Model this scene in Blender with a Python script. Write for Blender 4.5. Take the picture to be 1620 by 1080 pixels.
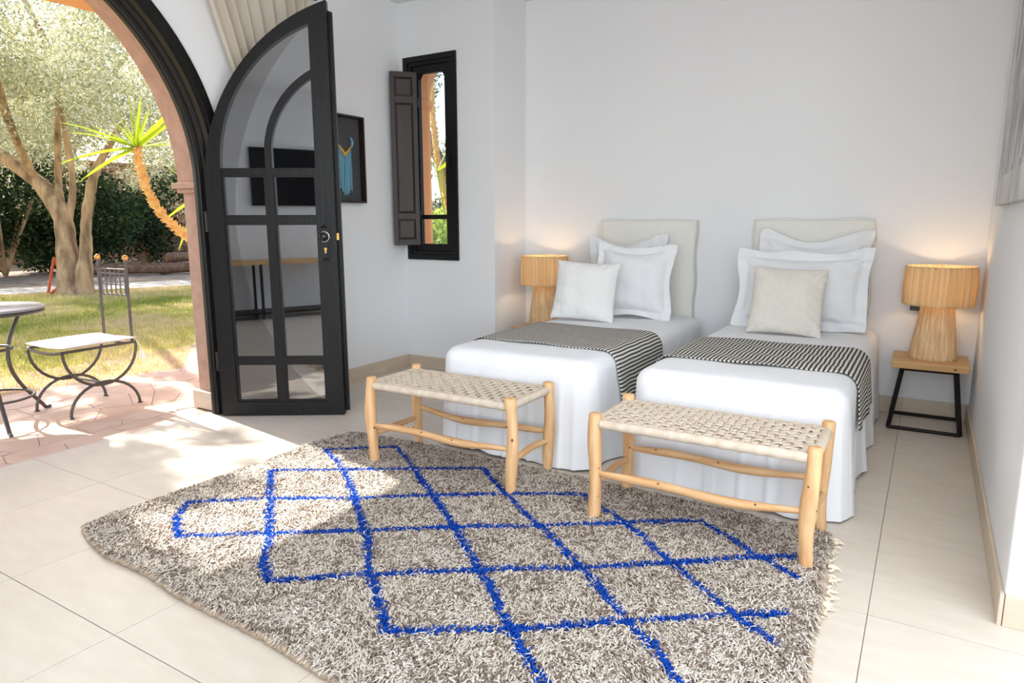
import bpy, bmesh, math, random
import numpy as np
from mathutils import Vector, Matrix, Euler
from mathutils.geometry import tessellate_polygon
random.seed(7); RNG = np.random.default_rng(11)
for o in list(bpy.data.objects): bpy.data.objects.remove(o)
S = bpy.context.scene; COL = S.collection; PI = math.pi

# ------------------------------------------------------------------ camera, sky, sun, lamps, exposure
cam_d = bpy.data.cameras.new('camera'); cam = bpy.data.objects.new('camera', cam_d); COL.objects.link(cam)
yaw, pitch, roll = -0.54653, -0.174787, -0.002853
fw = Vector((math.sin(yaw)*math.cos(pitch), math.cos(yaw)*math.cos(pitch), math.sin(pitch)))
rt = Vector((math.cos(yaw), -math.sin(yaw), 0)); up = rt.cross(fw)
r2 = rt*math.cos(roll)+up*math.sin(roll); u2 = -rt*math.sin(roll)+up*math.cos(roll)
M4 = Matrix(((r2.x, u2.x, -fw.x, 0), (r2.y, u2.y, -fw.y, 0), (r2.z, u2.z, -fw.z, 1.2), (0, 0, 0, 1)))
cam.matrix_world = M4
cam_d.sensor_width = 36.0; cam_d.lens = 24.0; cam_d.clip_start = 0.05; cam_d.clip_end = 300
S.camera = cam
W = bpy.data.worlds.new('sky'); S.world = W; W.use_nodes = True
nt = W.node_tree; bg = nt.nodes['Background']; sky = nt.nodes.new('ShaderNodeTexSky')
sky.sky_type = 'NISHITA'; sky.sun_disc = False; sky.sun_elevation = math.radians(40); sky.sun_rotation = math.radians(-81)
sky.dust_density = 2.0; sky.air_density = 1.0
nt.links.new(sky.outputs[0], bg.inputs[0]); bg.inputs[1].default_value = 0.29
SUN = Vector((1, -0.16, -0.85))
sd = bpy.data.lights.new('sun', 'SUN'); sd.energy = 6.3; sd.angle = math.radians(0.5); sd.color = (1, 0.95, 0.86)
so = bpy.data.objects.new('sun', sd); COL.objects.link(so); so.rotation_euler = SUN.to_track_quat('-Z', 'Y').to_euler(); so.location = (-8, 3, 9)
def area(name, loc, target, sx, sy, power, color=(1, 1, 1)):
    d = bpy.data.lights.new(name, 'AREA'); d.shape = 'RECTANGLE'; d.size = sx; d.size_y = sy; d.energy = power; d.color = color
    o = bpy.data.objects.new(name, d); COL.objects.link(o); o.location = loc
    o.rotation_euler = (Vector(target)-Vector(loc)).to_track_quat('-Z', 'Y').to_euler(); return o
# added area lamps that brighten the room, outside assumed rear and right openings
area('fill_rear', (0.6, -2.25, 1.5), (0.6, 2, 1.45), 3.2, 2.3, 72, (0.90, 0.95, 1))
area('fill_right', (2.75, 0.2, 1.5), (-2, 0.2, 1.3), 3.2, 2.2, 58, (0.90, 0.95, 1))
area('fill_ceiling', (0.55, 1.25, 2.835), (0.55, 1.25, 0), 2.8, 2.0, 34, (0.91, 0.955, 1))  # ceiling fill lamp added to light floor and beds; no skylight is built
S.view_settings.view_transform = 'Standard'; S.view_settings.look = 'None'; S.view_settings.gamma = 1
S.view_settings.exposure = 0.76
S.view_settings.use_curve_mapping = False
try: S.cycles.max_bounces = 8; S.cycles.diffuse_bounces = 5; S.cycles.transparent_max_bounces = 12
except Exception: pass

# ------------------------------------------------------------------ materials
def srgb(c):
    if isinstance(c, str): c = [int(c[i:i+2], 16)/255 for i in (0, 2, 4)]
    return tuple((x/12.92 if x <= .04045 else ((x+.055)/1.055)**2.4) for x in c)
def mat(name, color, rough=0.6, var=0.0, scale=8.0, stretch=(1, 1, 1), bump=0.0, bscale=None, metal=0.0, spec=0.5, color2=None, detail=4.0, trans=0.0, tcol=None, sheen=0.0):
    m = bpy.data.materials.new(name); m.use_nodes = True; t = m.node_tree; N = t.nodes; L = t.links
    p = N['Principled BSDF']; c = srgb(color)
    p.inputs['Base Color'].default_value = (*c, 1); p.inputs['Roughness'].default_value = rough
    p.inputs['Metallic'].default_value = metal; p.inputs['Specular IOR Level'].default_value = spec
    if sheen: p.inputs['Sheen Weight'].default_value = sheen
    if var or color2 or bump:
        tc = N.new('ShaderNodeTexCoord'); mp = N.new('ShaderNodeMapping'); mp.inputs['Scale'].default_value = stretch
        L.new(tc.outputs['Object'], mp.inputs[0])
        nz = N.new('ShaderNodeTexNoise'); nz.inputs['Scale'].default_value = scale; nz.inputs['Detail'].default_value = detail
        L.new(mp.outputs[0], nz.inputs['Vector'])
        if var or color2:
            cr = N.new('ShaderNodeValToRGB'); cr.color_ramp.elements[0].position = .3; cr.color_ramp.elements[1].position = .7
            if color2: a, b = srgb(color2), c
            else: a, b = tuple(x*(1-var) for x in c), tuple(min(1, x*(1+var)) for x in c)
            cr.color_ramp.elements[0].color = (*a, 1); cr.color_ramp.elements[1].color = (*b, 1)
            L.new(nz.outputs[0], cr.inputs[0]); L.new(cr.outputs[0], p.inputs['Base Color'])
        if bump:
            n2 = nz
            if bscale:
                n2 = N.new('ShaderNodeTexNoise'); n2.inputs['Scale'].default_value = bscale; n2.inputs['Detail'].default_value = 3
                L.new(mp.outputs[0], n2.inputs['Vector'])
            bp = N.new('ShaderNodeBump'); bp.inputs['Strength'].default_value = bump; bp.inputs['Distance'].default_value = 0.01
            L.new(n2.outputs[0], bp.inputs['Height']); L.new(bp.outputs[0], p.inputs['Normal'])
    if trans:
        out = N['Material Output']; tr = N.new('ShaderNodeBsdfTranslucent'); mx = N.new('ShaderNodeMixShader'); mx.inputs[0].default_value = trans
        tr.inputs[0].default_value = (*srgb(tcol or color), 1)
        L.new(p.outputs[0], mx.inputs[1]); L.new(tr.outputs[0], mx.inputs[2]); L.new(mx.outputs[0], out.inputs[0])
    return m
def attr_mat(name, rough=0.9, trans=0.0, spec=0.1):
    m = bpy.data.materials.new(name); m.use_nodes = True; t = m.node_tree; N = t.nodes; L = t.links; p = N['Principled BSDF']
    a = N.new('ShaderNodeAttribute'); a.attribute_name = 'tint'; L.new(a.outputs['Color'], p.inputs['Base Color'])
    p.inputs['Roughness'].default_value = rough; p.inputs['Specular IOR Level'].default_value = spec
    if trans:
        out = N['Material Output']; tr = N.new('ShaderNodeBsdfTranslucent'); mx = N.new('ShaderNodeMixShader'); mx.inputs[0].default_value = trans
        L.new(a.outputs['Color'], tr.inputs[0]); L.new(p.outputs[0], mx.inputs[1]); L.new(tr.outputs[0], mx.inputs[2]); L.new(mx.outputs[0], out.inputs[0])
    return m
MT = {}
MT['wall'] = mat('white_plaster', (.895, .895, .898), .75, bump=.06, bscale=40, var=.008, scale=1.5)
MT['ceil'] = mat('ceiling_plaster', (.9, .9, .9), .8, var=.005, scale=2)
MT['tile'] = mat('limestone_tile', (.815, .775, .723), .34, color2=(.78, .738, .683), scale=5, stretch=(1, 3.5, 1), detail=8, bump=.02, bscale=30, spec=.3)
MT['grout'] = mat('tile_grout', (.60, .54, .47), .8, var=.05, scale=20)
MT['paving_joint'] = mat('paving_joint', (.72, .61, .53), .9, var=.06, scale=15)
MT['base'] = mat('stone_skirting', (.80, .735, .655), .4, color2=(.765, .695, .61), scale=7, stretch=(1, 1, 3), detail=7)
MT['black'] = mat('black_painted_wood', (.062, .060, .061), .42, var=.25, scale=12, stretch=(1, 1, .15), bump=.12, bscale=60, spec=.3)
MT['darkwood'] = mat('dark_walnut_wood', (.20, .14, .105), .5, color2=(.13, .09, .068), scale=9, stretch=(4, 4, .5), detail=8, bump=.08, bscale=50)
MT['stone'] = mat('pink_sandstone', (.735, .60, .52), .85, color2=(.665, .535, .455), scale=14, detail=9, bump=.15, bscale=45)
MT['orange'] = mat('ochre_plaster', (.88, .67, .47), .85, color2=(.85, .63, .43), scale=6, detail=8, bump=.1, bscale=50)
MT['linen_white'] = mat('white_cotton', (.88, .88, .885), .85, bump=.16, bscale=13, var=.006, scale=6, sheen=.1)
MT['linen_nat'] = mat('natural_linen', (.89, .88, .855), .9, color2=(.87, .86, .83), scale=60, detail=6, bump=.05, bscale=160)
MT['linen_beige'] = mat('beige_linen', (.85, .825, .785), .9, color2=(.82, .795, .755), scale=60, detail=6, bump=.05, bscale=160)
MT['linen_soft'] = mat('pale_linen', (.89, .885, .875), .9, color2=(.87, .865, .855), scale=60, detail=6, bump=.05, bscale=160)
MT['curtain'] = mat('unbleached_cotton', (.85, .81, .75), .9, bump=.05, bscale=60, var=.015, scale=20, trans=.25)
MT['pole'] = mat('eucalyptus_wood', (.85, .70, .52), .6, color2=(.74, .55, .36), scale=14, stretch=(3, 3, .35), detail=6, bump=.1, bscale=25)
MT['pole_x'] = mat('eucalyptus_wood_x', (.85, .70, .52), .6, color2=(.74, .55, .36), scale=14, stretch=(.35, 3, 3), detail=6, bump=.1, bscale=25)
MT['pole_y'] = mat('eucalyptus_wood_y', (.85, .70, .52), .6, color2=(.74, .55, .36), scale=14, stretch=(3, .35, 3), detail=6, bump=.1, bscale=25)
MT['knot'] = mat('wood_knot', (.46, .31, .19), .6, var=.2, scale=90)
MT['cord'] = mat('paper_cord', (.83, .77, .70), .8, color2=(.76, .695, .61), scale=30, stretch=(1, 1, 1), detail=6, bump=.25, bscale=120)
MT['raffia'] = mat('raffia', (.96, .87, .69), .75, color2=(.84, .71, .51), scale=60, stretch=(1, 1, .03), detail=6, bump=.3, bscale=90, trans=.30, tcol=(.92, .80, .58))
MT['raffia_base'] = mat('raffia_base', (.93, .81, .64), .75, color2=(.77, .61, .43), scale=60, stretch=(1, 1, .03), detail=6, bump=.3, bscale=70)
MT['acacia'] = mat('acacia_slab', (.84, .68, .47), .5, color2=(.77, .60, .39), scale=5, stretch=(.7, 6, 6), detail=7)
MT['iron_black'] = mat('black_iron', (.14, .12, .11), .5, var=.2, scale=30, metal=.4)
MT['iron'] = mat('grey_wrought_iron', (.35, .335, .325), .45, var=.15, scale=40, metal=.6, bump=.1, bscale=90)
MT['iron_top'] = mat('sky_sheen_iron_top', (.55, .55, .565), .3, var=.08, scale=10)  # paler than the legs' iron: sky reflection put into the colour
MT['brass'] = mat('brass', (.80, .62, .36), .35, var=.08, scale=30, metal=.9)
MT['gold'] = mat('hammered_gold', (.90, .70, .32), .3, metal=1.0, bump=.3, bscale=120)
MT['chrome'] = mat('chrome', (.85, .85, .84), .15, metal=1.0)
MT['blackgloss'] = mat('black_gloss_knob', (.05, .05, .055), .15)
MT['plastic'] = mat('black_plastic', (.05, .05, .05), .4)
MT['teal'] = mat('teal_thread', (.42, .62, .70), .8, var=.1, scale=80)
MT['slate'] = mat('charcoal_card', (.27, .27, .275), .85, var=.03, scale=30)
MT['silver'] = mat('distressed_silver', (.80, .79, .78), .5, color2=(.60, .59, .58), scale=9, stretch=(6, 1, .5), detail=9, bump=.15, bscale=30)
MT['canvas'] = mat('brushed_grey_canvas', (.80, .80, .80), .7, color2=(.50, .50, .51), scale=7, stretch=(4, 1.5, .5), detail=9)
MT['flag'] = mat('pink_flagstone', (.81, .70, .62), .75, color2=(.75, .63, .55), scale=4, detail=9, bump=.12, bscale=20)
MT['flag2'] = mat('buff_flagstone', (.82, .72, .645), .75, color2=(.765, .655, .575), scale=5, detail=9, bump=.12, bscale=20)
MT['soil'] = mat('dry_soil', (.70, .62, .55), .95, color2=(.54, .46, .40), scale=3, detail=10, bump=.3, bscale=12)
MT['lawnbase'] = mat('thatch_ground', (.82, .75, .50), .95, color2=(.70, .68, .38), scale=1.6, detail=6)
MT['path'] = mat('pale_concrete', (.78, .74, .70), .85, var=.05, scale=4)
MT['kerb'] = mat('terracotta_edging', (.74, .56, .44), .85, var=.08, scale=9)
MT['bark'] = mat('olive_bark', (.86, .72, .55), .9, color2=(.48, .36, .25), scale=9, stretch=(1, 1, .22), detail=10, bump=1.0, bscale=14)
MT['log'] = mat('log_bark', (.60, .47, .38), .9, color2=(.40, .30, .24), scale=9, detail=8, bump=.5, bscale=20)
MT['logend'] = mat('cut_log_end', (.70, .52, .36), .8, var=.1, scale=20)
MT['earthwall'] = mat('pink_render', (.70, .52, .43), .9, var=.08, scale=3)
MT['rust'] = mat('orange_painted_steel', (.85, .36, .16), .5, var=.1, scale=20)
MT['yucca_trunk'] = mat('yucca_trunk', (.93, .80, .52), .85, color2=(.84, .67, .38), scale=22, detail=6, bump=.8, bscale=30)
MT['twig'] = mat('dry_twig', (.56, .47, .40), .9, var=.2, scale=10)
MT['yleaf'] = mat('yucca_leaf', (.68, .76, .22), .5, color2=(.50, .62, .20), scale=3, trans=.4, tcol=(.78, .86, .20))
MT['leaf'] = attr_mat('olive_leaf', .6, .45, .2)
MT['blade'] = attr_mat('grass_blade', .8, .35)
MT['pile'] = attr_mat('wool_pile', .95, 0)
MT['rugback'] = mat('woven_wool_backing', (.66, .58, .49), .95, var=.15, scale=60)
MT['fringe'] = mat('wool_fringe', (.86, .80, .70), .95, var=.08, scale=30)
MT['tv'] = mat('television_screen', (.035, .035, .04), .12)
MT['white_cushion'] = mat('white_canvas_pad', (.92, .90, .89), .85, bump=.05, bscale=50)
# tinted door glass: a little see-through, strongly mirroring
def glass_mat(name, tint, refl, rough=0.01):
    m = bpy.data.materials.new(name); m.use_nodes = True; t = m.node_tree; N = t.nodes; L = t.links; N.remove(N['Principled BSDF'])
    g = N.new('ShaderNodeBsdfGlossy'); g.inputs['Roughness'].default_value = rough; g.inputs[0].default_value = (.95, .97, 1, 1)
    tr = N.new('ShaderNodeBsdfTransparent'); tr.inputs[0].default_value = (*tint, 1)
    lw = N.new('ShaderNodeFresnel'); lw.inputs[0].default_value = refl
    mx = N.new('ShaderNodeMixShader'); L.new(lw.outputs[0], mx.inputs[0]); L.new(tr.outputs[0], mx.inputs[1]); L.new(g.outputs[0], mx.inputs[2])
    L.new(mx.outputs[0], N['Material Output'].inputs[0]); return m
MT['doorglass'] = glass_mat('tinted_door_glass', (.6, .62, .66), 2.9)
MT['clearglass'] = glass_mat('clear_window_glass', (.96, .97, .96), 1.45)
# woven throws: black and ecru teeth in rows, laid out in the cloth's own metres (UV)
def throw_mat(name, pu, pv, slant):
    m = bpy.data.materials.new(name); m.use_nodes = True; t = m.node_tree; N = t.nodes; L = t.links; p = N['Principled BSDF']
    p.inputs['Roughness'].default_value = .95; p.inputs['Specular IOR Level'].default_value = .1
    uv = N.new('ShaderNodeUVMap'); uv.uv_map = 'uv'; sx = N.new('ShaderNodeSeparateXYZ'); L.new(uv.outputs[0], sx.inputs[0])
    def mth(op, a, b=None):
        n = N.new('ShaderNodeMath'); n.operation = op
        for i, v in enumerate((a, b)):
            if v is None: continue
            if isinstance(v, (int, float)): n.inputs[i].default_value = v
            else: L.new(v, n.inputs[i])
        return n.outputs[0]
    u = mth('DIVIDE', sx.outputs[1], pu); v = mth('DIVIDE', sx.outputs[0], pv)
    tri = mth('PINGPONG', u, .5)                       # tooth along the row
    f = mth('FRACT', mth('ADD', mth('ADD', v, mth('MULTIPLY', tri, .55)), mth('MULTIPLY', u, slant)))
    d = mth('LESS_THAN', f, .5)
    mix = N.new('ShaderNodeMix'); mix.data_type = 'RGBA'; L.new(d, mix.inputs[0])
    mix.inputs[6].default_value = (*srgb((.84, .82, .78)), 1); mix.inputs[7].default_value = (*srgb((.19, .19, .19)), 1)
    L.new(mix.outputs[2], p.inputs['Base Color'])
    bp = N.new('ShaderNodeBump'); bp.inputs['Strength'].default_value = .3; bp.inputs['Distance'].default_value = .004
    L.new(f, bp.inputs['Height']); L.new(bp.outputs[0], p.inputs['Normal']); return m
MT['throw_a'] = throw_mat('toothed_weave_throw', .016, .0200, 0.0)
MT['throw_b'] = throw_mat('striped_weave_throw', .026, .0200, 0.0)

# ------------------------------------------------------------------ helpers
def tag(o, label=None, cat=None, group=None, kind=None):
    if label: o['label'] = label
    if cat: o['category'] = cat
    if group: o['group'] = group
    if kind: o['kind'] = kind
    return o
def empty(name, loc=(0, 0, 0), rz=0.0):
    o = bpy.data.objects.new(name, None); COL.objects.link(o); o.location = loc; o.rotation_euler = (0, 0, rz); o.empty_display_size = .05; return o
def link(name, me, m, parent=None, loc=None, rot=None):
    if m is not None and len(me.materials) == 0: me.materials.append(m)
    o = bpy.data.objects.new(name, me); COL.objects.link(o)
    if parent is not None: o.parent = parent
    if loc is not None: o.location = loc
    if rot is not None: o.rotation_euler = rot
    return o
def fast_mesh(name, V, F, tint=None):
    """numpy mesh; F is (n,k) with one face size; tint is per-face rgb"""
    V = np.asarray(V, np.float32); F = np.asarray(F, np.int32); me = bpy.data.meshes.new(name); k = F.shape[1]
    me.vertices.add(len(V)); me.vertices.foreach_set('co', V.ravel())
    me.loops.add(F.size); me.loops.foreach_set('vertex_index', F.ravel())
    me.polygons.add(len(F)); me.polygons.foreach_set('loop_start', np.arange(0, F.size, k, dtype=np.int32))
    me.update(calc_edges=True)
    if tint is not None:
        a = me.attributes.new('tint', 'FLOAT_COLOR', 'FACE'); c = np.ones((len(F), 4), np.float32); c[:, :3] = tint; a.data.foreach_set('color', c.ravel())
    return me
class MB:
    def __init__(s): s.v = []; s.f = []
    def add(s, v, f):
        b = len(s.v); s.v += [tuple(x) for x in v]; s.f += [tuple(i+b for i in q) for q in f]; return s
    def box(s, a, b, M=None):
        x0, y0, z0 = a; x1, y1, z1 = b
        v = [Vector(p) for p in ((x0, y0, z0), (x1, y0, z0), (x1, y1, z0), (x0, y1, z0), (x0, y0, z1), (x1, y0, z1), (x1, y1, z1), (x0, y1, z1))]
        if M is not None: v = [M @ p for p in v]
        return s.add(v, [(3, 2, 1, 0), (4, 5, 6, 7), (0, 1, 5, 4), (1, 2, 6, 5), (2, 3, 7, 6), (3, 0, 4, 7)])
    def tube(s, pts, rad, n=10, cap=True, closed=False, flat=1.0):
        pts = [Vector(p) for p in pts]; m = len(pts)
        if not hasattr(rad, '__len__'): rad = [rad]*m
        rings = []; prev = None
        for i, p in enumerate(pts):
            if closed: t = pts[(i+1) % m]-pts[i-1]
            else: t = pts[min(i+1, m-1)]-pts[max(i-1, 0)]
            t.normalize()
            if prev is None:
                a = Vector((0, 0, 1)) if abs(t.z) < .9 else Vector((1, 0, 0)); nrm = (a-t*a.dot(t)).normalized()
            else: nrm = (prev-t*prev.dot(t)).normalized()
            prev = nrm; bn = t.cross(nrm)
            rings.append([p+(nrm*math.cos(2*PI*k/n)+bn*math.sin(2*PI*k/n)*flat)*rad[i] for k in range(n)])
        v = [q for r in rings for q in r]; f = []
        for i in range(m if closed else m-1):
            j = (i+1) % m
            for k in range(n): f.append((i*n+k, i*n+(k+1) % n, j*n+(k+1) % n, j*n+k))
        if cap and not closed: f += [tuple(range(n-1, -1, -1)), tuple((m-1)*n+k for k in range(n))]
        return s.add(v, f)
    def lathe(s, prof, n=24, c=(0, 0, 0), fn=None):
        v = []; f = []; m = len(prof)
        for i, (r, z) in enumerate(prof):
            for k in range(n):
                a = 2*PI*k/n; rr = r*(fn(a, i) if fn else 1); v.append((c[0]+rr*math.cos(a), c[1]+rr*math.sin(a), c[2]+z))
        for i in range(m-1):
            for k in range(n): f.append((i*n+k, i*n+(k+1) % n, (i+1)*n+(k+1) % n, (i+1)*n+k))
        if prof[0][0] > 1e-5: f.append(tuple(range(n-1, -1, -1)))
        if prof[-1][0] > 1e-5: f.append(tuple((m-1)*n+k for k in range(n)))
        return s.add(v, f)
    def sphere(s, c, r, n=14, sq=(1, 1, 1)):
        p = [(max(1e-4, math.sin(PI*i/(n//2))), -math.cos(PI*i/(n//2))) for i in range(n//2+1)]
        b = len(s.v); s.lathe(p, n)
        for i in range(b, len(s.v)):
            x, y, z = s.v[i]; s.v[i] = (c[0]+x*r*sq[0], c[1]+y*r*sq[1], c[2]+z*r*sq[2])
        return s
    def prism(s, outline, fn, a, b):
        """outline 2D polygon, fn(p,q,h) -> xyz, extruded h=a..b"""
        n = len(outline); tri = tessellate_polygon([[Vector((p, q, 0)) for p, q in outline]])
        v = [fn(p, q, a) for p, q in outline]+[fn(p, q, b) for p, q in outline]
        f = [tuple(t) for t in tri]+[tuple(n+i for i in reversed(t)) for t in tri]
        f += [(i, (i+1) % n, n+(i+1) % n, n+i) for i in range(n)]
        return s.add(v, f)
    def build(s, name, m, parent=None, smooth=False, bevel=0.0, loc=None, rot=None, angle=None, seg=2):
        me = bpy.data.meshes.new(name); me.from_pydata([tuple(p) for p in s.v], [], s.f); me.validate()
        bm = bmesh.new(); bm.from_mesh(me); bmesh.ops.recalc_face_normals(bm, faces=bm.faces)
        if bevel:
            ed = [e for e in bm.edges if len(e.link_faces) == 2 and e.calc_face_angle(0) > .5]
            bmesh.ops.bevel(bm, geom=ed, offset=bevel, segments=seg, affect='EDGES', profile=.6, clamp_overlap=True)
        if smooth:
            for f in bm.faces: f.smooth = True
            for e in bm.edges:
                if len(e.link_faces) == 2 and e.calc_face_angle(0) > math.radians(angle or 50): e.smooth = False
        bm.to_mesh(me); bm.free()
        return link(name, me, m, parent, loc, rot)
def box_obj(name, a, b, m, parent=None, bevel=0.0, M=None): return MB().box(a, b, M).build(name, m, parent, bevel=bevel)
def copy_tree(o, parent=None):
    c = o.copy(); COL.objects.link(c)
    if parent is not None: c.parent = parent
    for ch in list(o.children): copy_tree(ch, c)
    return c
def XYZ(p, q, h): return (h, p, q)     # outline in (Y,Z), extruded along X
def XZ(p, q, h): return (p, h, q)      # outline in (X,Z), extruded along Y

# ------------------------------------------------------------------ dimensions
XL, XW, XE = -3.68, -3.80, -4.03      # left wall: inner face, frame back, outer face
YB, YW, XA, XR, YP = 4.84, 4.37, -2.81, 0.28, 2.368
ZC, TL, TX, TY = 2.85, .631, -.067, .956
YC, AC, AZ = 1.79, 1.432, 1.435       # arch axis, arc centre of the right half, springing height
XFAR, YREAR = 2.6, -2.1

# ------------------------------------------------------------------ floor
fl = box_obj('floor', (XL-.2, YREAR-.15, -.12), (XFAR+.15, YB+.15, -.0035), MT['grout'])
tag(fl, 'floor of pale beige square limestone tiles in the bedroom', 'floor', kind='structure')
REG = [(XL, YREAR, XFAR, YP), (XL, YP, XR, YW), (XA, YW, XR, YB), (-3.862, .99, XL, 2.59)]
def clip_regs(x0, y0, x1, y1):
    out = []
    for a, b, c, d in REG:
        q = (max(x0, a), max(y0, b), min(x1, c), min(y1, d))
        if q[2]-q[0] > .004 and q[3]-q[1] > .004: out.append(q)
    return out
full = None; g = .0013
for i in range(-7, 6):
    for j in range(-6, 7):
        x0, y0 = TX+i*TL+g, TY+j*TL+g; x1, y1 = x0+TL-2*g, y0+TL-2*g
        qs = clip_regs(x0, y0, x1, y1)
        if not qs: continue
        if len(qs) == 1 and abs((qs[0][2]-qs[0][0])-(x1-x0)) < 1e-6 and abs((qs[0][3]-qs[0][1])-(y1-y0)) < 1e-6:
            if full is None:
                full = box_obj('floor_tile', (0, 0, -.0032), (TL-2*g, TL-2*g, 0), MT['tile'], fl, bevel=.0008); full.location = (x0, y0, 0)
            else: link('floor_tile', full.data, MT['tile'], fl, (x0, y0, 0))
        else:
            b = MB()
            for q in qs: b.box((q[0]-x0, q[1]-y0, -.0032), (q[2]-x0, q[3]-y0, 0))
            b.build('floor_tile', MT['tile'], fl, loc=(x0, y0, 0))

# ------------------------------------------------------------------ walls and ceiling
def arch_path(R, n=22, zb=0.0, jy=None):
    """right jamb foot, springing, apex, left springing, left jamb foot: list of (Y,Z)"""
    th = math.acos((YC-AC)/R); p = [((AC+R) if jy is None else jy, zb)]
    if jy is not None: p.append((jy, AZ))
    a = [(AC+R*math.cos(th*i/n), AZ+R*math.sin(th*i/n)) for i in range(n+1)]
    p += a; return p+[(2*YC-y, z) for y, z in reversed(p[:-1])]
def wall_mesh(name, m, y0, y1, zt, R, a, b, jy=None, parent=None):
    path = arch_path(R, jy=jy)
    return MB().prism([(y0, 0), (y0, zt), (y1, zt), (y1, 0)]+path, XYZ, a, b).build(name, m, parent)
wl = wall_mesh('wall_left', MT['wall'], YREAR, YW, ZC, 1.245, XL, XW)
tag(wl, 'white plastered wall with the tall pointed arch doorway to the garden', 'wall', kind='structure')
wo = wall_mesh('outer_masonry', MT['stone'], YREAR-.3, YW+.08, 3.3, 1.205, XW, XE, jy=2.668, parent=wl)
wo['label'] = 'pink sandstone outer reveal of the arch'
ip = MB()
for s in (0, 1):
    f = (lambda y: y) if s == 0 else (lambda y: 2*YC-y)
    ys = sorted((f(2.597), f(2.72)))
    ip.box((XW-.004, ys[0], AZ-.035), (XE-.012, ys[1], AZ))
    ys2 = sorted((f(2.630), f(2.72))); ip.box((XW-.004, ys2[0], AZ-.06), (XE-.008, ys2[1], AZ-.035))
ip.build('impost_moulding', MT['stone'], wl, bevel=.004)
for s in (0, 1):
    y = 2.635 if s == 0 else 2*YC-2.735
    box_obj('plinth_block', (XE-.03, y, 0), (XW-.01, y+.10, .115), MT['base'], wl, bevel=.003)
ov = box_obj('porch_overhang', (-5.0, -1.2, 2.60), (XE, 3.9, 2.85), MT['orange'], bevel=.01)
tag(ov, 'ochre plastered porch overhang outside above the arch doorway', 'overhang', kind='structure')
# wall with the small window (a thick wall; the opening ends in a round-headed arch outside)
WX0, WX1, WZ0, WZ1 = -3.60, -3.176, .935, 2.407
b = MB()
b.box((XL-.12, YW, 0), (WX0, YW+.08, ZC)).box((WX1, YW, 0), (XA, YW+.08, ZC)).box((WX0, YW, 0), (WX1, YW+.08, WZ0)).box((WX0, YW, WZ1), (WX1, YW+.08, ZC))
ww = b.build('wall_window', MT['wall'])
tag(ww, 'white wall section between the corner and the bed alcove, with the narrow window', 'wall', kind='structure')
b = MB(); xo0, xo1, zo1 = -3.735, -3.16, 2.50
n = 12; cxw, rw = (xo0+xo1)/2, (xo1-xo0)/2
arc = [(cxw-rw*math.cos(PI*i/n), zo1-rw+rw*math.sin(PI*i/n)) for i in range(n+1)]
arc = [(xo0, .95), (xo0, zo1-rw-.10), (xo0+.03, zo1-rw-.06), (xo0+.03, zo1-rw-.02)]+[(x, z) for x, z in arc]+[(xo1, .95)]
# frame around an inner hole: bridge polygon
poly = [(XE, 0), (XE, 3.3), (XA-.17, 3.3), (XA-.17, 0), (cxw+.001, 0), (cxw+.001, .95)]+[(xo1, .95)]+list(reversed(arc[:-1]))+[(cxw-.001, .95), (cxw-.001, 0)]
b.prism(poly, XZ, YW+.081, YW+.44)
wwo = b.build('outer_masonry', MT['orange'], ww); wwo['label'] = 'ochre plastered outer reveal of the narrow window'
b = MB().box((XA-.16, YW+.081, 0), (XA, YB, ZC)); o = b.build('wall_alcove', MT['wall']); tag(o, 'short white return wall at the left of the bed alcove', 'wall', kind='structure')
o = box_obj('wall_back', (XA-.16, YB, 0), (XR+.2, YB+.2, ZC), MT['wall']); tag(o, 'plain white wall behind the two bed heads', 'wall', kind='structure')
o = box_obj('wall_right', (XR, YP, 0), (XFAR+.1, YB, ZC), MT['wall'], bevel=.012); tag(o, 'white wall at right beside the beds ending in a corner', 'wall', kind='structure')
o = box_obj('ceiling', (XL-.2, YREAR-.15, ZC), (XFAR+.15, YB+.2, ZC+.15), MT['ceil']); tag(o, 'white ceiling of the bedroom', 'ceiling', kind='structure')
b = MB().box((XL-.16, YREAR-.15, 0), (-1.05, YREAR, ZC)).box((2.25, YREAR-.15, 0), (XFAR+.1, YREAR, ZC)).box((-1.05, YREAR-.15, 2.68), (2.25, YREAR, ZC)).box((-1.05, YREAR-.15, 0), (2.25, YREAR, .3))
o = b.build('wall_rear', MT['wall']); tag(o, 'white wall behind the camera with a wide opening and a television', 'wall', kind='structure')
b = MB().box((XFAR, YREAR, 0), (XFAR+.1, -1.45, ZC)).box((XFAR, 1.85, 0), (XFAR+.1, YP, ZC)).box((XFAR, -1.45, 2.65), (XFAR+.1, 1.85, ZC)).box((XFAR, -1.45, 0), (XFAR+.1, 1.85, .35))
o = b.build('wall_far_right', MT['wall']); tag(o, 'white wall with a wide opening, out of view to the right', 'wall', kind='structure')
sk = MB()  # trim ring added around the ceiling fill lamp; no opening behind it
for a, c in (((-.93, .17, ZC-.03), (2.03, .25, ZC-.001)), ((-.93, 2.25, ZC-.03), (2.03, 2.33, ZC-.001)), ((-.93, .25, ZC-.03), (-.85, 2.25, ZC-.001)), ((1.95, .25, ZC-.03), (2.03, 2.25, ZC-.001))): sk.box(a, c)
o = sk.build('trim_1', MT['ceil']); tag(o, 'white ceiling trim added around the fill lamp, out of view above the camera', 'ceiling trim', kind='structure')
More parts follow.
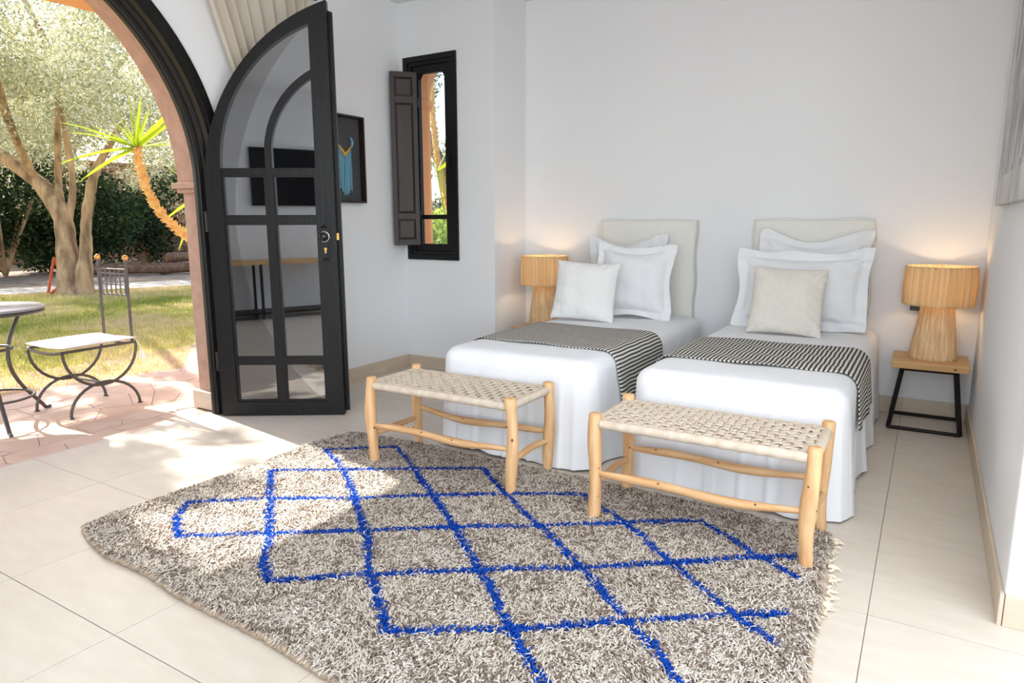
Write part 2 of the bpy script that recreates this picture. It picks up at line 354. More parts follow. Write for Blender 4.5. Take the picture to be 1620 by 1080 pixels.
# skirting, cut into stone lengths
def skirting(name, label, boxes):
    r = empty(name); tag(r, label, 'skirting', kind='structure')
    for a, c in boxes: box_obj('skirting_tile', a, c, MT['base'], r, bevel=.0025)
BH, BT = .1, .012
def lengths(lo, hi, off):
    c = [lo]; k = math.ceil((lo-off)/TL+.02)
    while off+k*TL < hi-.02: c.append(off+k*TL); k += 1
    c.append(hi); return [(c[i]+.0008, c[i+1]-.0008) for i in range(len(c)-1)]
skirting('baseboard_left', 'beige stone skirting along the doorway wall', [((XL, a, 0), (XL+BT, c, BH)) for a, c in lengths(2.74, YW, TY)])
skirting('baseboard_window', 'beige stone skirting under the narrow window', [((a, YW-BT, 0), (c, YW, BH)) for a, c in lengths(XL+BT, XA+BT, TX)])
skirting('baseboard_alcove', 'beige stone skirting on the alcove return', [((XA, YW+.001, 0), (XA+BT, YB, BH))])
skirting('baseboard_back', 'beige stone skirting along the bed head wall', [((a, YB-BT, 0), (c, YB, BH)) for a, c in lengths(XA+BT, XR-BT, TX)])
skirting('baseboard_right', 'beige stone skirting along the right wall', [((XR-BT, a, 0), (XR, c, BH)) for a, c in lengths(YP-BT, YB, TY)]+[((a, YP-BT, 0), (c, YP, BH)) for a, c in lengths(XR+.001, XFAR, TX)])

# ------------------------------------------------------------------ arched glazed door: frame + open leaf
door = empty('door_1', (XL, 2.6, 0)); tag(door, 'black arched glazed door with its leaf swung open into the room', 'door', kind='structure')
def rel(o, p):   # parent keeping world coordinates (parents here are unrotated)
    o.parent = p; o.matrix_parent_inverse = Matrix.Translation(-Vector(p.location)); return o
secs = [(1.290, XL-.001), (1.290, XL+.022), (1.238, XL+.022), (1.232, XL+.010), (1.215, XL+.008), (1.212, XL-.045), (1.196, XL-.050), (1.192, XL-.075), (1.172, XL-.080), (1.170, XL-.100), (1.162, XL-.103), (1.162, XW-.008), (1.24, XW-.008)]
paths = [arch_path(R, 26) for R, _ in secs]
b = MB(); npth = len(paths[0]); v = []
for (R, x), p in zip(secs, paths): v += [(x, y, z) for y, z in p]
f = [(i*npth+k, i*npth+k+1, (i+1)*npth+k+1, (i+1)*npth+k) for i in range(len(secs)-1) for k in range(npth-1)]
f += [tuple(i*npth for i in range(len(secs)))[::-1], tuple(i*npth+npth-1 for i in range(len(secs)))]
fr = b.add(v, f).build('door_frame', MT['black'], None, smooth=True, angle=25); rel(fr, door)
# leaf: local frame (u along leaf from hinge, w up, d thickness); d<0 faces the camera side
A = Vector((-3.738, 2.584, 0)); U = Vector((.8397, .5418, 0)).normalized(); Nn = Vector((U.y, -U.x, 0))
def LF(p, q, h): return A+U*p+Nn*h+Vector((0, 0, q))
def arc_pts(cu, cz, R, u0, u1, n=20):
    a0 = math.acos(max(-1, min(1, (u0-cu)/R))); a1 = math.acos(max(-1, min(1, (u1-cu)/R)))
    return [(cu+R*math.cos(a0+(a1-a0)*i/n), cz+R*math.sin(a0+(a1-a0)*i/n)) for i in range(n+1)]
U0, U1 = .042, .797; g0, g1 = .138, .692
oarc = arc_pts(1.137, 1.396, 1.095, U0, U1, 24)
iarc = arc_pts(.987, 1.513, .849, g0, g1, 24)
def ring_prism(outer, inner, m, name, parent, a, bb, bevel=0):
    # outer and inner closed loops, bridged at the first points
    poly = outer+[outer[0]]+[inner[0]]+list(reversed(inner[1:]))+[inner[0]]
    eps = 1e-4; poly = list(poly)
    poly[len(outer)] = (poly[len(outer)][0]+eps, poly[len(outer)][1]); poly[len(outer)+1] = (poly[len(outer)+1][0]+eps, poly[len(outer)+1][1])
    return MB().prism(poly, LF, a, bb).build(name, m, parent)
# frame as separate solid members, joined in one mesh: stiles, bottom rail, arched head
b = MB()
hstile = [(U0, .006), (g0, .006), (g0, 1.513), ]+[]
b.prism([(U0, .006), (U1, .006), (U1, .09), (U0, .09)], LF, -.025, .025)
b.prism([(U0, .09), (g0, .09), (g0, 1.513), (U0, 1.396)], LF, -.025, .025)
fs = [(g1, .09), (U1, .09), (U1, oarc[-1][1]), (g1, iarc[-1][1])]
b.prism(fs, LF, -.025, .025)
head = oarc+list(reversed(iarc)); b.prism(head, LF, -.025, .025)
leaf = b.build('door_leaf', MT['black'], None); rel(leaf, door)
def part(bld, name, m, **k):
    o = bld.build(name, m, None, **k); o.parent = leaf; o.matrix_parent_inverse = Matrix.Identity(4)
    o.matrix_parent_inverse = Matrix.Translation(Vector(door.location)) @ Matrix.Translation(-Vector(door.location)); return o
bars = [(.337, .365), (1.191, 1.227), (1.471, 1.511)]; mu0, mu1 = .395, .437
for z0, z1 in bars: part(MB().prism([(g0, z0), (g1, z0), (g1, z1), (g0, z1)], LF, -.018, .018), 'glazing_bar', MT['black'])
part(MB().prism([(mu0, .09), (mu1, .09), (mu1, 1.511), (mu0, 1.511)], LF, -.0181, .0185), 'glazing_bar', MT['black'])
a_o = arc_pts(.95, 1.572, .555, .399, g1, 16); a_i = arc_pts(.95, 1.572, .513, .4405, g1, 16)
part(MB().prism([(.397, 1.511)]+a_o+list(reversed(a_i))+[(.44, 1.511)], LF, -.018, .018), 'curved_glazing_bar', MT['black'])
rows = [(.09, .337), (.365, 1.191), (1.227, 1.471)]
beads = []
panes = []
for z0, z1 in rows:
    for x0, x1 in ((g0, mu0), (mu1, g1)): panes.append([(x0, z0), (x1, z0), (x1, z1), (x0, z1)])
panes.append([(.437, 1.511), (g1, 1.511)]+list(reversed(a_i)))
panes.append([(g0, 1.511), (.397, 1.511)]+a_o+list(reversed(iarc)))
for p in panes: part(MB().prism(p, LF, -.003, .003), 'glass_pane', MT['doorglass'])
# beads round each rectangular pane
for z0, z1 in rows:
    for x0, x1 in ((g0, mu0), (mu1, g1)):
        bb = MB(); w = .012
        for q in ((x0, z0, x1, z0+w), (x0, z1-w, x1, z1), (x0, z0+w, x0+w, z1-w), (x1-w, z0+w, x1, z1-w)):
            bb.prism([(q[0], q[1]), (q[2], q[1]), (q[2], q[3]), (q[0], q[3])], LF, .004, .015)
        part(bb, 'glazing_bead', MT['black'])
# closed shutter board on the outer side of the leaf, with raised panel mouldings
bd = [(g0-.03, .05)]+[(g1+.03, .05)]+[(g1+.03, 2.33)]+list(reversed(arc_pts(.987, 1.513, .879, g0-.02, g1+.03, 20)))
part(MB().prism(bd, LF, -.062, -.045), 'shutter_board', MT['black'])
for z0, z1 in ((.13, .31), (.42, .72), (.78, 1.15), (1.26, 1.45)):
    for x0, x1 in ((g0+.05, mu0-.03), (mu1+.03, g1-.05)):
        bb = MB()
        for d0, w in ((0, .010), (.025, .006)):
            a0, a1, c0, c1 = x0+d0, x1-d0, z0+d0, z1-d0
            for q in ((a0, c0, a1, c0+w), (a0, c1-w, a1, c1), (a0, c0+w, a0+w, c1-w), (a1-w, c0+w, a1, c1-w)):
                bb.prism([(q[0], q[1]), (q[2], q[1]), (q[2], q[3]), (q[0], q[3])], LF, -.045, -.037)
        part(bb, 'panel_moulding', MT['black'])
# meeting-stile cover strip behind the free edge
part(MB().prism([(U1-.02, .02), (U1+.022, .02), (U1+.022, 2.385), (U1-.02, 2.40)], LF, -.045, -.0251), 'meeting_strip', MT['black'])
# lock: carved plate, knob, rose ring, keyhole, latch
kp = [(.728, .955), (.75, .975), (.755, 1.16), (.748, 1.175), (.738, 1.20), (.728, 1.21), (.718, 1.20), (.708, 1.175), (.701, 1.16), (.706, .975)]
part(MB().prism(kp, LF, .025, .030), 'lock_plate', MT['black'])
bb = MB()
for z0 in (1.165, .972):
    for du in (-.012, 0, .012): bb.sphere(LF(.728+du, z0+.008*(du == 0), .031), .008, 8)
part(bb, 'plate_carving', MT['black'], smooth=True)
RM = Matrix((( -U.y*0+U.x, 0, Nn.x, 0), (U.y, 0, Nn.y, 0), (0, 1, 0, 0), (0, 0, 0, 1)))   # local xy -> (U,z), z -> outwards
def on_leaf(bld, u, z, h):
    T = Matrix.Translation(LF(u, z, h)) @ RM; bld.v = [tuple(T @ Vector(p)) for p in bld.v]; return bld
part(on_leaf(MB().lathe([(.0001, 0), (.012, 0), (.012, .018), (.020, .022), (.0265, .034), (.026, .044), (.018, .053), (.0001, .056)], 20), .727, 1.11, .03), 'knob', MT['blackgloss'], smooth=True)
part(on_leaf(MB().tube([(.029*math.cos(2*PI*i/28), .029*math.sin(2*PI*i/28), .004) for i in range(28)], .0035, 8, closed=True), .727, 1.11, .03), 'rose_ring', MT['chrome'], smooth=True)
bb = MB().lathe([(.0001, 0), (.0085, 0), (.0085, .004), (.0001, .004)], 14); bb = on_leaf(bb, .731, 1.036, .03)
bb.prism([(.726, 1.012), (.736, 1.012), (.735, 1.034), (.727, 1.034)], LF, .03, .034)
part(bb, 'keyhole', MT['brass'], smooth=True, angle=30)
part(MB().prism([(U1-.001, 1.09), (U1+.012, 1.09), (U1+.012, 1.13), (U1-.001, 1.13)], LF, -.018, .012), 'latch', MT['brass'])
for z in (.35, 1.2): part(MB().tube([LF(U0-.012, z-.06, .012), LF(U0-.012, z+.06, .012)], .011, 10), 'hinge', MT['iron_black'], smooth=True)

# ------------------------------------------------------------------ narrow window with shutter
win = empty('window_1', (-3.39, YW, .895)); tag(win, 'narrow black window with one dark wooden shutter folded back', 'window', kind='structure')
def rect_frame(x0, z0, x1, z1, w, y0, y1):
    b = MB(); b.box((x0, y0, z0), (x1, y1, z0+w)); b.box((x0, y0, z1-w), (x1, y1, z1)); b.box((x0, y0, z0+w), (x0+w, y1, z1-w)); b.box((x1-w, y0, z0+w), (x1, y1, z1-w)); return b
rel(rect_frame(-3.64, .895, -3.136, 2.447, .042, YW-.018, YW+.01).build('window_casing', MT['black'], bevel=.004), win)
rel(rect_frame(-3.602, .933, -3.174, 2.409, .03, YW-.006, YW+.06).build('window_frame', MT['black'], bevel=.003), win)
rel(rect_frame(-3.572, .963, -3.204, 2.379, .058, YW+.012, YW+.055).build('sash', MT['black'], bevel=.003), win)
rel(box_obj('sash_bar', (-3.514, YW+.02, 1.215), (-3.262, YW+.045, 1.25), MT['black']), win)
bb = MB()
for s in (-1, 1):
    xc = -3.262 if s > 0 else -3.514
    bb.prism([(xc, 2.321), (xc-s*.03, 2.321), (xc, 2.28)], XZ, YW+.02, YW+.045)
rel(bb.build('sash_corner', MT['black']), win)
rel(box_obj('glass_pane', (-3.514, YW+.031, 1.021), (-3.262, YW+.034, 1.215), MT['clearglass']), win)
rel(box_obj('glass_pane', (-3.514, YW+.031, 1.25), (-3.262, YW+.034, 2.321), MT['clearglass']), win)
rel(MB().tube([(-3.222, YW+.01, 1.66), (-3.222, YW-.02, 1.66)], .006, 8).sphere((-3.222, YW-.024, 1.66), .013, 10).tube([(-3.222, YW-.012, 1.63), (-3.222, YW-.012, 1.69)], .006, 8).build('window_catch', MT['iron_black'], smooth=True), win)
# shutter leaf, local u from hinge towards the room corner
SA = Vector((-3.498, 4.343, 0)); SU = Vector((-.142, -.148, 0)).normalized(); SN = Vector((SU.y, -SU.x, 0)); SN = SN if SN.y < 0 else -SN
def SH(p, q, h): return SA+SU*p+SN*h+Vector((0, 0, q))
sw = .205; st = .034; zr = [(1.012, 1.058), (1.215, 1.262), (2.095, 2.145), (2.285, 2.325)]
bb = MB()
bb.prism([(0, 1.012), (st, 1.012), (st, 2.325), (0, 2.325)], SH, -.012, .012); bb.prism([(sw-st, 1.012), (sw, 1.012), (sw, 2.325), (sw-st, 2.325)], SH, -.012, .012)
for z0, z1 in zr: bb.prism([(st, z0), (sw-st, z0), (sw-st, z1), (st, z1)], SH, -.012, .012)
shl = bb.build('shutter', MT['darkwood'], bevel=.002); rel(shl, win)
for (a0, a1), (c0, c1) in zip(zr[:-1], zr[1:]):
    q = MB().prism([(st, a1), (sw-st, a1), (sw-st, c0), (st, c0)], SH, -.006, .003)
    i = .016; z0, z1 = a1+i, c0-i; x0, x1 = st+i, sw-st-i
    v = [SH(*p) for p in ((st, a1, .003), (sw-st, a1, .003), (sw-st, c0, .003), (st, c0, .003), (x0, z0, .009), (x1, z0, .009), (x1, z1, .009), (x0, z1, .009))]
    q.add(v, [(0, 1, 5, 4), (1, 2, 6, 5), (2, 3, 7, 6), (3, 0, 4, 7), (4, 5, 6, 7)])
    o = q.build('shutter_panel', MT['darkwood']); o.parent = shl; o.matrix_parent_inverse = Matrix.Identity(4)
for z in (1.25, 2.1):
    o = MB().tube([SH(-.004, z-.03, .008), SH(-.004, z+.03, .008)], .007, 8).build('hinge', MT['iron_black'], smooth=True); o.parent = shl

# ------------------------------------------------------------------ framed necklace
pf = empty('necklace_frame', (XL, 3.73, 1.335)); tag(pf, 'dark wooden shadow box frame holding a teal tassel necklace, hung beside the door leaf', 'picture frame')
y0, y1, z0, z1 = 3.57, 3.885, 1.333, 1.947; D = .055
b = MB(); w = .014
for q in ((y0, z0, y1, z0+w), (y0, z1-w, y1, z1), (y0, z0+w, y0+w, z1-w), (y1-w, z0+w, y1, z1-w)): b.box((XL+.001, q[0], q[1]), (XL+D, q[2], q[3]))
rel(b.build('frame', MT['darkwood'], bevel=.0015), pf)
rel(box_obj('backing_board', (XL+.002, y0+w, z0+w), (XL+.008, y1-w, z1-w), MT['slate']), pf)
yc = 3.715; xx = XL+.014
for s in (-1, 1):
    pts = [(xx, yc+s*(.062+.018*math.sin(PI*t/8)), 1.80-.075*t/8+.0) for t in range(9)]
    rel(MB().tube(pts, [.006+.005*math.sin(PI*t/8) for t in range(9)], 8).build('bead_cord', MT['teal'], smooth=True), pf)
rel(MB().prism([(yc-.062, 1.745), (yc, 1.690), (yc+.062, 1.742), (yc+.062, 1.728), (yc, 1.655), (yc-.062, 1.728)], XYZ, XL+.009, XL+.022).build('gold_collar', MT['gold'], bevel=.003), pf)
for i in range(15):
    t = (i-7)/7; y = yc+t*.058; top = 1.675+abs(t)*.058; bot = 1.385+.045*abs(t)+.012*math.sin(i*2.1)
    pts = [(xx+.002*math.sin(i), y+.002*math.sin(i*1.7+k), top+(bot-top)*k/5) for k in range(6)]
    rel(MB().tube(pts, .0038, 6).build('tassel_strand', MT['teal'], smooth=True), pf)

# ------------------------------------------------------------------ curtain and rod
rod = empty('curtain_rod', (XL, 3.0, 2.66)); tag(rod, 'black iron curtain rod above the arch doorway', 'curtain rod')
rel(MB().tube([(XL+.06, .15, 2.66), (XL+.06, 3.44, 2.66)], .011, 10).build('rod', MT['iron_black'], smooth=True), rod)
rel(MB().sphere((XL+.06, 3.46, 2.66), .024, 12).build('finial', MT['iron_black'], smooth=True), rod)
for y in (.3, 3.41): rel(box_obj('bracket', (XL, y-.01, 2.64), (XL+.06, y+.01, 2.66), MT['iron_black']), rod)
cv = []; cf = []; NU, NV = 120, 40
for j in range(NV+1):
    z = 2.645-j/NV*2.60
    tt = min(1, (2.645-z)/1.45); e = tt*tt*(3-2*tt)
    yl = 2.575+.50*min(1, (2.645-z)/1.35)**1.05 if z > 1.28 else 3.08-.06*min(1, (1.28-z)/.8)
    yr = 3.40-.10*e if z > 1.28 else 3.30+.04*min(1, (1.28-z)/.8)
    for i in range(NU+1):
        u = i/NU; y = yl+(yr-yl)*u
        amp = .022+.012*math.sin(u*9); ph = 2*PI*9*(u+.03*math.sin(u*7))
        cv.append((XL+.062+amp*math.sin(ph)*(1-.25*e)+.004*math.sin(z*5+u*20), y+.006*math.cos(ph), z))
for j in range(NV):
    for i in range(NU): cf.append((j*(NU+1)+i, j*(NU+1)+i+1, (j+1)*(NU+1)+i+1, (j+1)*(NU+1)+i))
cu = MB().add(cv, cf).build('curtain', MT['curtain'], None, smooth=True, angle=180); tag(cu, 'unbleached cotton curtain gathered behind the open door leaf', 'curtain')

# ------------------------------------------------------------------ beds
def perimeter(hx, hy, rc, n=520):
    """rounded rectangle; starts at right side front; returns points, outward normals, arclength"""
    L1, L2, q = 2*(hy-rc), 2*(hx-rc), PI*rc/2; tot = 2*L1+2*L2+4*q; out = []
    for k in range(n):
        s = tot*k/n; t = s
        if t < L1: out.append((hx, -hy+rc+t, 1, 0, s)); continue
        t -= L1
        if t < q: a = t/rc; out.append((hx-rc+rc*math.cos(a), hy-rc+rc*math.sin(a), math.cos(a), math.sin(a), s)); continue
        t -= q
        if t < L2: out.append((hx-rc-t, hy, 0, 1, s)); continue
        t -= L2
        if t < q: a = PI/2+t/rc; out.append((-hx+rc+rc*math.cos(a), hy-rc+rc*math.sin(a), math.cos(a), math.sin(a), s)); continue
        t -= q
        if t < L1: out.append((-hx, hy-rc-t, -1, 0, s)); continue
        t -= L1
        if t < q: a = PI+t/rc; out.append((-hx+rc+rc*math.cos(a), -hy+rc+rc*math.sin(a), math.cos(a), math.sin(a), s)); continue
        t -= q
        if t < L2: out.append((-hx+rc+t, -hy, 0, -1, s)); continue
        t -= L2; a = 1.5*PI+t/rc; out.append((hx-rc+rc*math.cos(a), -hy+rc+rc*math.sin(a), math.cos(a), math.sin(a), s))
    return out, tot
BZ, RR = .54, .075
def make_bed(cx, y0, y1, seed, label):
    rs = np.random.default_rng(seed); cy = (y0+y1)/2; hx, hy = .448, (y1-y0)/2; rc = .10
    per, tot = perimeter(hx, hy, rc)
    comps = [(rs.integers(5, 26), rs.uniform(0, 6.28), rs.uniform(.4, 1)) for _ in range(9)]
    def fold(s, z):
        d = max(0, (BZ-RR-z)/(BZ-RR)); v = 0
        for m, ph, a in comps: v += a*math.sin(2*PI*m*s/tot+ph+.6*d)
        sh = abs(math.sin(2*PI*13*s/tot+2.1*math.sin(2*PI*3*s/tot+seed)))**.6*(.45+.55*math.sin(2*PI*5*s/tot+seed*2)); cr = (1-abs(math.sin(PI*34*s/tot+1.7*math.sin(2*PI*4*s/tot+seed))))**3*max(0, math.sin(2*PI*7*s/tot+seed*1.3+1))+.7*(1-abs(math.sin(PI*57*s/tot+2.3*math.sin(2*PI*5*s/tot))))**3*max(0, math.sin(2*PI*9*s/tot+seed)); return .0075*v*d**1.1+.022*sh*d**.85+.026*cr*d**.7+.012*d**1.3
    bed = empty('bed', (cx, cy, 0)); tag(bed, label, 'bed', 'twin beds')
    box_obj('bed_base', (-hx+.04, -hy+.04, .08), (hx-.04, hy-.03, .28), MT['linen_nat'], bed, bevel=.01)
    box_obj('mattress', (-hx+.03, -hy+.03, .281), (hx-.03, hy-.02, BZ-.02), MT['linen_white'], bed, bevel=.03)
    for sx in (-1, 1):
        for sy in (-1, 1): MB().lathe([(.025, 0), (.03, .08)], 10, (sx*(hx-.1), sy*(hy-.1), 0)).build('leg', MT['pole'], bed)
    v = []; n = len(per)
    for k in (0.02, .2, .4, .6, .75, .88, .96):      # top: rings shrunk toward the centre line
        for x, y, nx, ny, s in per:
            px, py = (x-nx*RR)*k, (y-ny*RR)*k
            v.append((px, py, BZ+.004*math.sin(px*9+seed)*math.sin(py*6+1)+.006*(1-k)))
    for a in np.linspace(0, PI/2, 7):
        for x, y, nx, ny, s in per: v.append((x-nx*RR*(1-math.sin(a)), y-ny*RR*(1-math.sin(a)), BZ-RR*(1-math.cos(a))))
    for z in np.linspace(BZ-RR, .012, 16)[1:]:
        for x, y, nx, ny, s in per:
            o = fold(s, z)
            if ny > .7: o = min(o, .01)
            v.append((x+nx*o, y+ny*o, z+.006*math.sin(s*9+seed)*(z < .03)))
    rings = len(v)//n; f = [(i*n+k, i*n+(k+1) % n, (i+1)*n+(k+1) % n, (i+1)*n+k) for i in range(rings-1) for k in range(n)]
    f.append(tuple(range(n)))
    MB().add(v, f).build('bedspread', MT['linen_white'], bed, smooth=True, angle=180)
    def side(sgn, y, z, off):       # right/left face of the spread at height z
        s = (y+hy-rc) if sgn > 0 else (2*(hy-rc)+PI*rc/2*2+2*(hx-rc)+(hy-rc-y))
        return sgn*(hx+fold(s, z)+off)
    def throw(ya, yb, left, right, m, label):
        """runner laid across the bed; left/right = drop below the edge; ya, yb bed-local at left and right ends"""
        prof = []; off = .007
        def add(kind, t): prof.append((kind, t))
        for t in np.linspace(left, 0, max(2, int(left/.025)))[:-1] if left > 0 else []: add('L', t)
        for a in np.linspace(PI/2, 0, 6)[:-1]: add('LR', a)
        for t in np.linspace(-hx+RR, hx-RR, 30): add('T', t)
        for a in np.linspace(0, PI/2, 6)[1:]: add('RR', a)
        for t in np.linspace(0, right, max(2, int(right/.025)))[1:] if right > 0 else []: add('R', t)
        V = []; UV = []; ns = 24; dist = 0; prev = None; nr = len(prof)
        for i, (kd, t) in enumerate(prof):
            row = []
            for j in range(ns+1):
                fr_ = i/(nr-1); yy0, yy1 = ya[0]+(ya[1]-ya[0])*fr_, yb[0]+(yb[1]-yb[0])*fr_
                y = yy0+(yy1-yy0)*j/ns+.006*math.sin(i*.5+seed)
                rip = .0025*math.sin(j*.9+i*.35)
                if kd == 'T': p = (t, y, BZ+.012+rip)
                elif kd in ('LR', 'RR'):
                    sg = -1 if kd == 'LR' else 1; p = (sg*(hx-RR+(RR+.010)*math.sin(t)), y, BZ-RR+(RR+.012)*math.cos(t)+rip*.5)
                else:
                    sg = -1 if kd == 'L' else 1; z = BZ-RR-t; p = (side(sg, y, z, .010+.012*min(1, t*6)), y, z)
                row.append(p)
            if prev is not None: dist += (Vector(row[ns//2])-Vector(prev[ns//2])).length
            prev = row
            for j, p in enumerate(row): V.append((p[0]+cx, p[1]+cy, p[2])); UV.append((dist, p[1]))
        F = [(i*(ns+1)+j, i*(ns+1)+j+1, (i+1)*(ns+1)+j+1, (i+1)*(ns+1)+j) for i in range(nr-1) for j in range(ns)]
        me = bpy.data.meshes.new('bed_throw'); me.from_pydata(V, [], F)
        ul = me.uv_layers.new(name='uv')
        for l in me.loops: ul.data[l.index].uv = UV[l.vertex_index]
        for pl in me.polygons: pl.use_smooth = True
        o = link('bed_throw', me, m); md = o.modifiers.new('thickness', 'SOLIDIFY'); md.thickness = .004; md.offset = 1
        tag(o, label, 'throw'); return o
    return bed, throw
BY0, BY1 = 2.86, 4.735
bed1, throw1 = make_bed(-1.755, BY0, BY1, 3, 'twin bed nearer the narrow window, white bedspread to the floor and linen headboard')
bed2, throw2 = make_bed(-.665, BY0, BY1, 8, 'twin bed nearer the right wall, white bedspread to the floor and linen headboard')
c_y = (BY0+BY1)/2
t1 = throw1((3.17-c_y, 3.16-c_y), (3.86-c_y, 3.84-c_y), .10, .25, MT['throw_a'], 'black and ecru toothed weave throw across the bed nearer the narrow window')
t2 = throw2((3.19-c_y, 3.22-c_y), (3.84-c_y, 3.86-c_y), .06, .17, MT['throw_b'], 'black and ecru slanting stripe throw across the bed nearer the right wall')
def headboard(parent, x0, x1, seed):
    """slip-covered padded panel standing behind the mattress"""
    nx, nz = 26, 30; zb, zt = .40, 1.205; th = .085; v = []; f = []
    yf, yb = YB-.005-th, YB-.004
    px, py = parent.location.x, parent.location.y
    for side in (0, 1):
        for j in range(nz+1):
            for i in range(nx+1):
                u, w = i/nx*2-1, j/nz*2-1
                edge = (1-abs(u)**10)*(1-abs(w)**10)
                x = x0+(x1-x0)*(u+1)/2; z = zb+(zt-zb)*(w+1)/2
                x += .006*math.sin(z*17+seed)*abs(u)**6; z += .006*math.sin(x*15+seed)*max(0, w)**6
                y = (yf+.018*(1-edge)-.006*math.sin(x*11+z*7+seed)*edge) if side == 0 else yb
                v.append((x-px, y-py, z))
    n1 = (nx+1)*(nz+1)
    for side in (0, 1):
        for j in range(nz):
            for i in range(nx): f.append(tuple(side*n1+q for q in (j*(nx+1)+i, j*(nx+1)+i+1, (j+1)*(nx+1)+i+1, (j+1)*(nx+1)+i)))
    border = [i for i in range(nx+1)]+[j*(nx+1)+nx for j in range(1, nz+1)]+[nz*(nx+1)+i for i in range(nx-1, -1, -1)]+[j*(nx+1) for j in range(nz-1, 0, -1)]
    m = len(border)
    for k in range(m): f.append((border[k], border[(k+1) % m], n1+border[(k+1) % m], n1+border[k]))
    hb = MB().add(v, f).build('headboard', MT['linen_nat'], parent, smooth=True, angle=60); hb['label'] = 'natural linen slip-covered headboard'
    pts = [(x0-px+.004, yf-py+.012, zb), (x0-px+.004, yf-py+.012, zt-.004), (x1-px-.004, yf-py+.012, zt-.004), (x1-px-.004, yf-py+.012, zb)]
    seam = []
    for a, c in zip(pts[:-1], pts[1:]):
        for k in range(10): seam.append(Vector(a).lerp(Vector(c), k/10))
    MB().tube(seam+[Vector(pts[-1])], .004, 6).build('piping', MT['linen_nat'], hb, smooth=True)
headboard(bed1, -2.118, -1.405, 1); headboard(bed2, -1.012, -.300, 2)

# ------------------------------------------------------------------ pillows
def pillow(name, c, w, h, th, lean, rz, m, label, flange=0.0, seed=0, roll=0.0, group=None, dog=.0, droop=0.0):
    """c = middle of the bottom edge; the pillow stands and leans back by lean radians"""
    rs = np.random.default_rng(seed); n = 56; V = []; F = []
    ph = rs.uniform(0, 6.28, 8)
    def core(u, v):
        e = max(0, (1-abs(u)**2.6))*max(0, (1-abs(v)**2.6)); return e**.55
    T = 1.0+2*flange/w
    for side in (1, -1):
        for j in range(n+1):
            for i in range(n+1):
                a, b_ = i/n*2-1, j/n*2-1
                a = math.copysign(1-(1-abs(a))**1.25, a); b_ = math.copysign(1-(1-abs(b_))**1.25, b_)
                fu, fv = 1+2*flange/w, 1+2*flange/h
                u, v = a*fu, b_*fv                      # in core units; |.|>1 is the flange
                uu, vv = max(-1, min(1, u)), max(-1, min(1, v))
                t = th/2*core(uu, vv)
                # sides pull in between the corners
                x = u*w/2*(1-.055*(1-vv*vv)*abs(uu)**1.5); z = v*h/2*(1-.055*(1-uu*uu)*abs(vv)**1.5)
                wr = .006*math.sin(7*x/w*2+9*z/h+ph[0])*math.sin(4*z/h*2-3*u+ph[1])*(core(uu, vv)+.25)
                # creases running from the corners
                wr += .0035*math.sin(23*uu+5*math.sin(3*vv+ph[7]))*abs(vv)**3*(1-abs(vv)**8)+.0035*math.sin(21*vv+5*math.sin(3*uu+ph[6]))*abs(uu)**3*(1-abs(uu)**8)
                wr += .007*math.sin(18*(abs(uu)-abs(vv))+ph[2]+(3 if u > 0 else 0)+(1.7 if v > 0 else 0))*(abs(uu)*abs(vv))**2.5
                fl_ = max(abs(u)-1, abs(v)-1, 0)
                y = -side*(t+.0025)-wr
                if flange:
                    k = max(0, max(abs(u)-.96, abs(v)-.96))/(fu-.96)
                    y += .012*k*math.sin(x*13+ph[3]+z*11)+.005*k*math.sin(x*31+z*27+ph[4])
                    x += .006*k*math.sin(z*17+ph[5])*(abs(u) > 1); z += .006*k*math.sin(x*15+ph[6])*(abs(v) > 1)
                if v > 0: z -= droop*(1-uu*uu)*vv*vv
                if v < 0: y += 0; z += .0
                V.append((x, y, z+h/2+flange))
    n1 = (n+1)**2
    for s in (0, 1):
        for j in range(n):
            for i in range(n): F.append(tuple(s*n1+q for q in (j*(n+1)+i, j*(n+1)+i+1, (j+1)*(n+1)+i+1, (j+1)*(n+1)+i)))
    bd = [i for i in range(n+1)]+[j*(n+1)+n for j in range(1, n+1)]+[n*(n+1)+i for i in range(n-1, -1, -1)]+[j*(n+1) for j in range(n-1, 0, -1)]
    for k in range(len(bd)): F.append((bd[k], bd[(k+1) % len(bd)], n1+bd[(k+1) % len(bd)], n1+bd[k]))
    o = MB().add(V, F).build(name, m, None, smooth=True, angle=100)
    o.location = c; o.rotation_euler = Euler((-lean, roll, rz), 'XYZ'); tag(o, label, 'pillow' if name == 'pillow' else 'cushion', group)
    return o
ZT = BZ+.008
pillow('pillow', (-1.83, 4.60, ZT), .48, .45, .13, .16, .06, MT['linen_white'], 'hindmost white flanged pillow on the bed nearer the window, only its top left corner showing', flange=.05, seed=1, roll=-.06, group='white flanged pillows', droop=.05)
pillow('pillow', (-1.715, 4.36, ZT), .46, .425, .15, .20, .05, MT['linen_white'], 'white flanged pillow behind the pale square cushion on the bed nearer the window', flange=.045, seed=2, roll=.015, group='white flanged pillows', droop=.03)
pillow('cushion', (-1.935, 4.06, ZT), .43, .40, .14, .30, .16, MT['linen_soft'], 'pale off-white square cushion at the front on the bed nearer the window', seed=3, roll=.045)
pillow('pillow', (-.625, 4.61, ZT), .56, .50, .13, .14, 0, MT['linen_white'], 'tall white flanged pillow against the headboard of the bed nearer the right wall', flange=.05, seed=4, group='white flanged pillows', droop=.06)
pillow('pillow', (-.655, 4.38, ZT), .66, .385, .17, .22, -.02, MT['linen_white'], 'wide white flanged pillow behind the beige cushion on the bed nearer the right wall', flange=.055, seed=5, group='white flanged pillows', droop=.015)
pillow('cushion', (-.685, 4.12, ZT), .405, .40, .13, .32, .06, MT['linen_beige'], 'beige linen square cushion at the front on the bed nearer the right wall', seed=6, roll=.03)

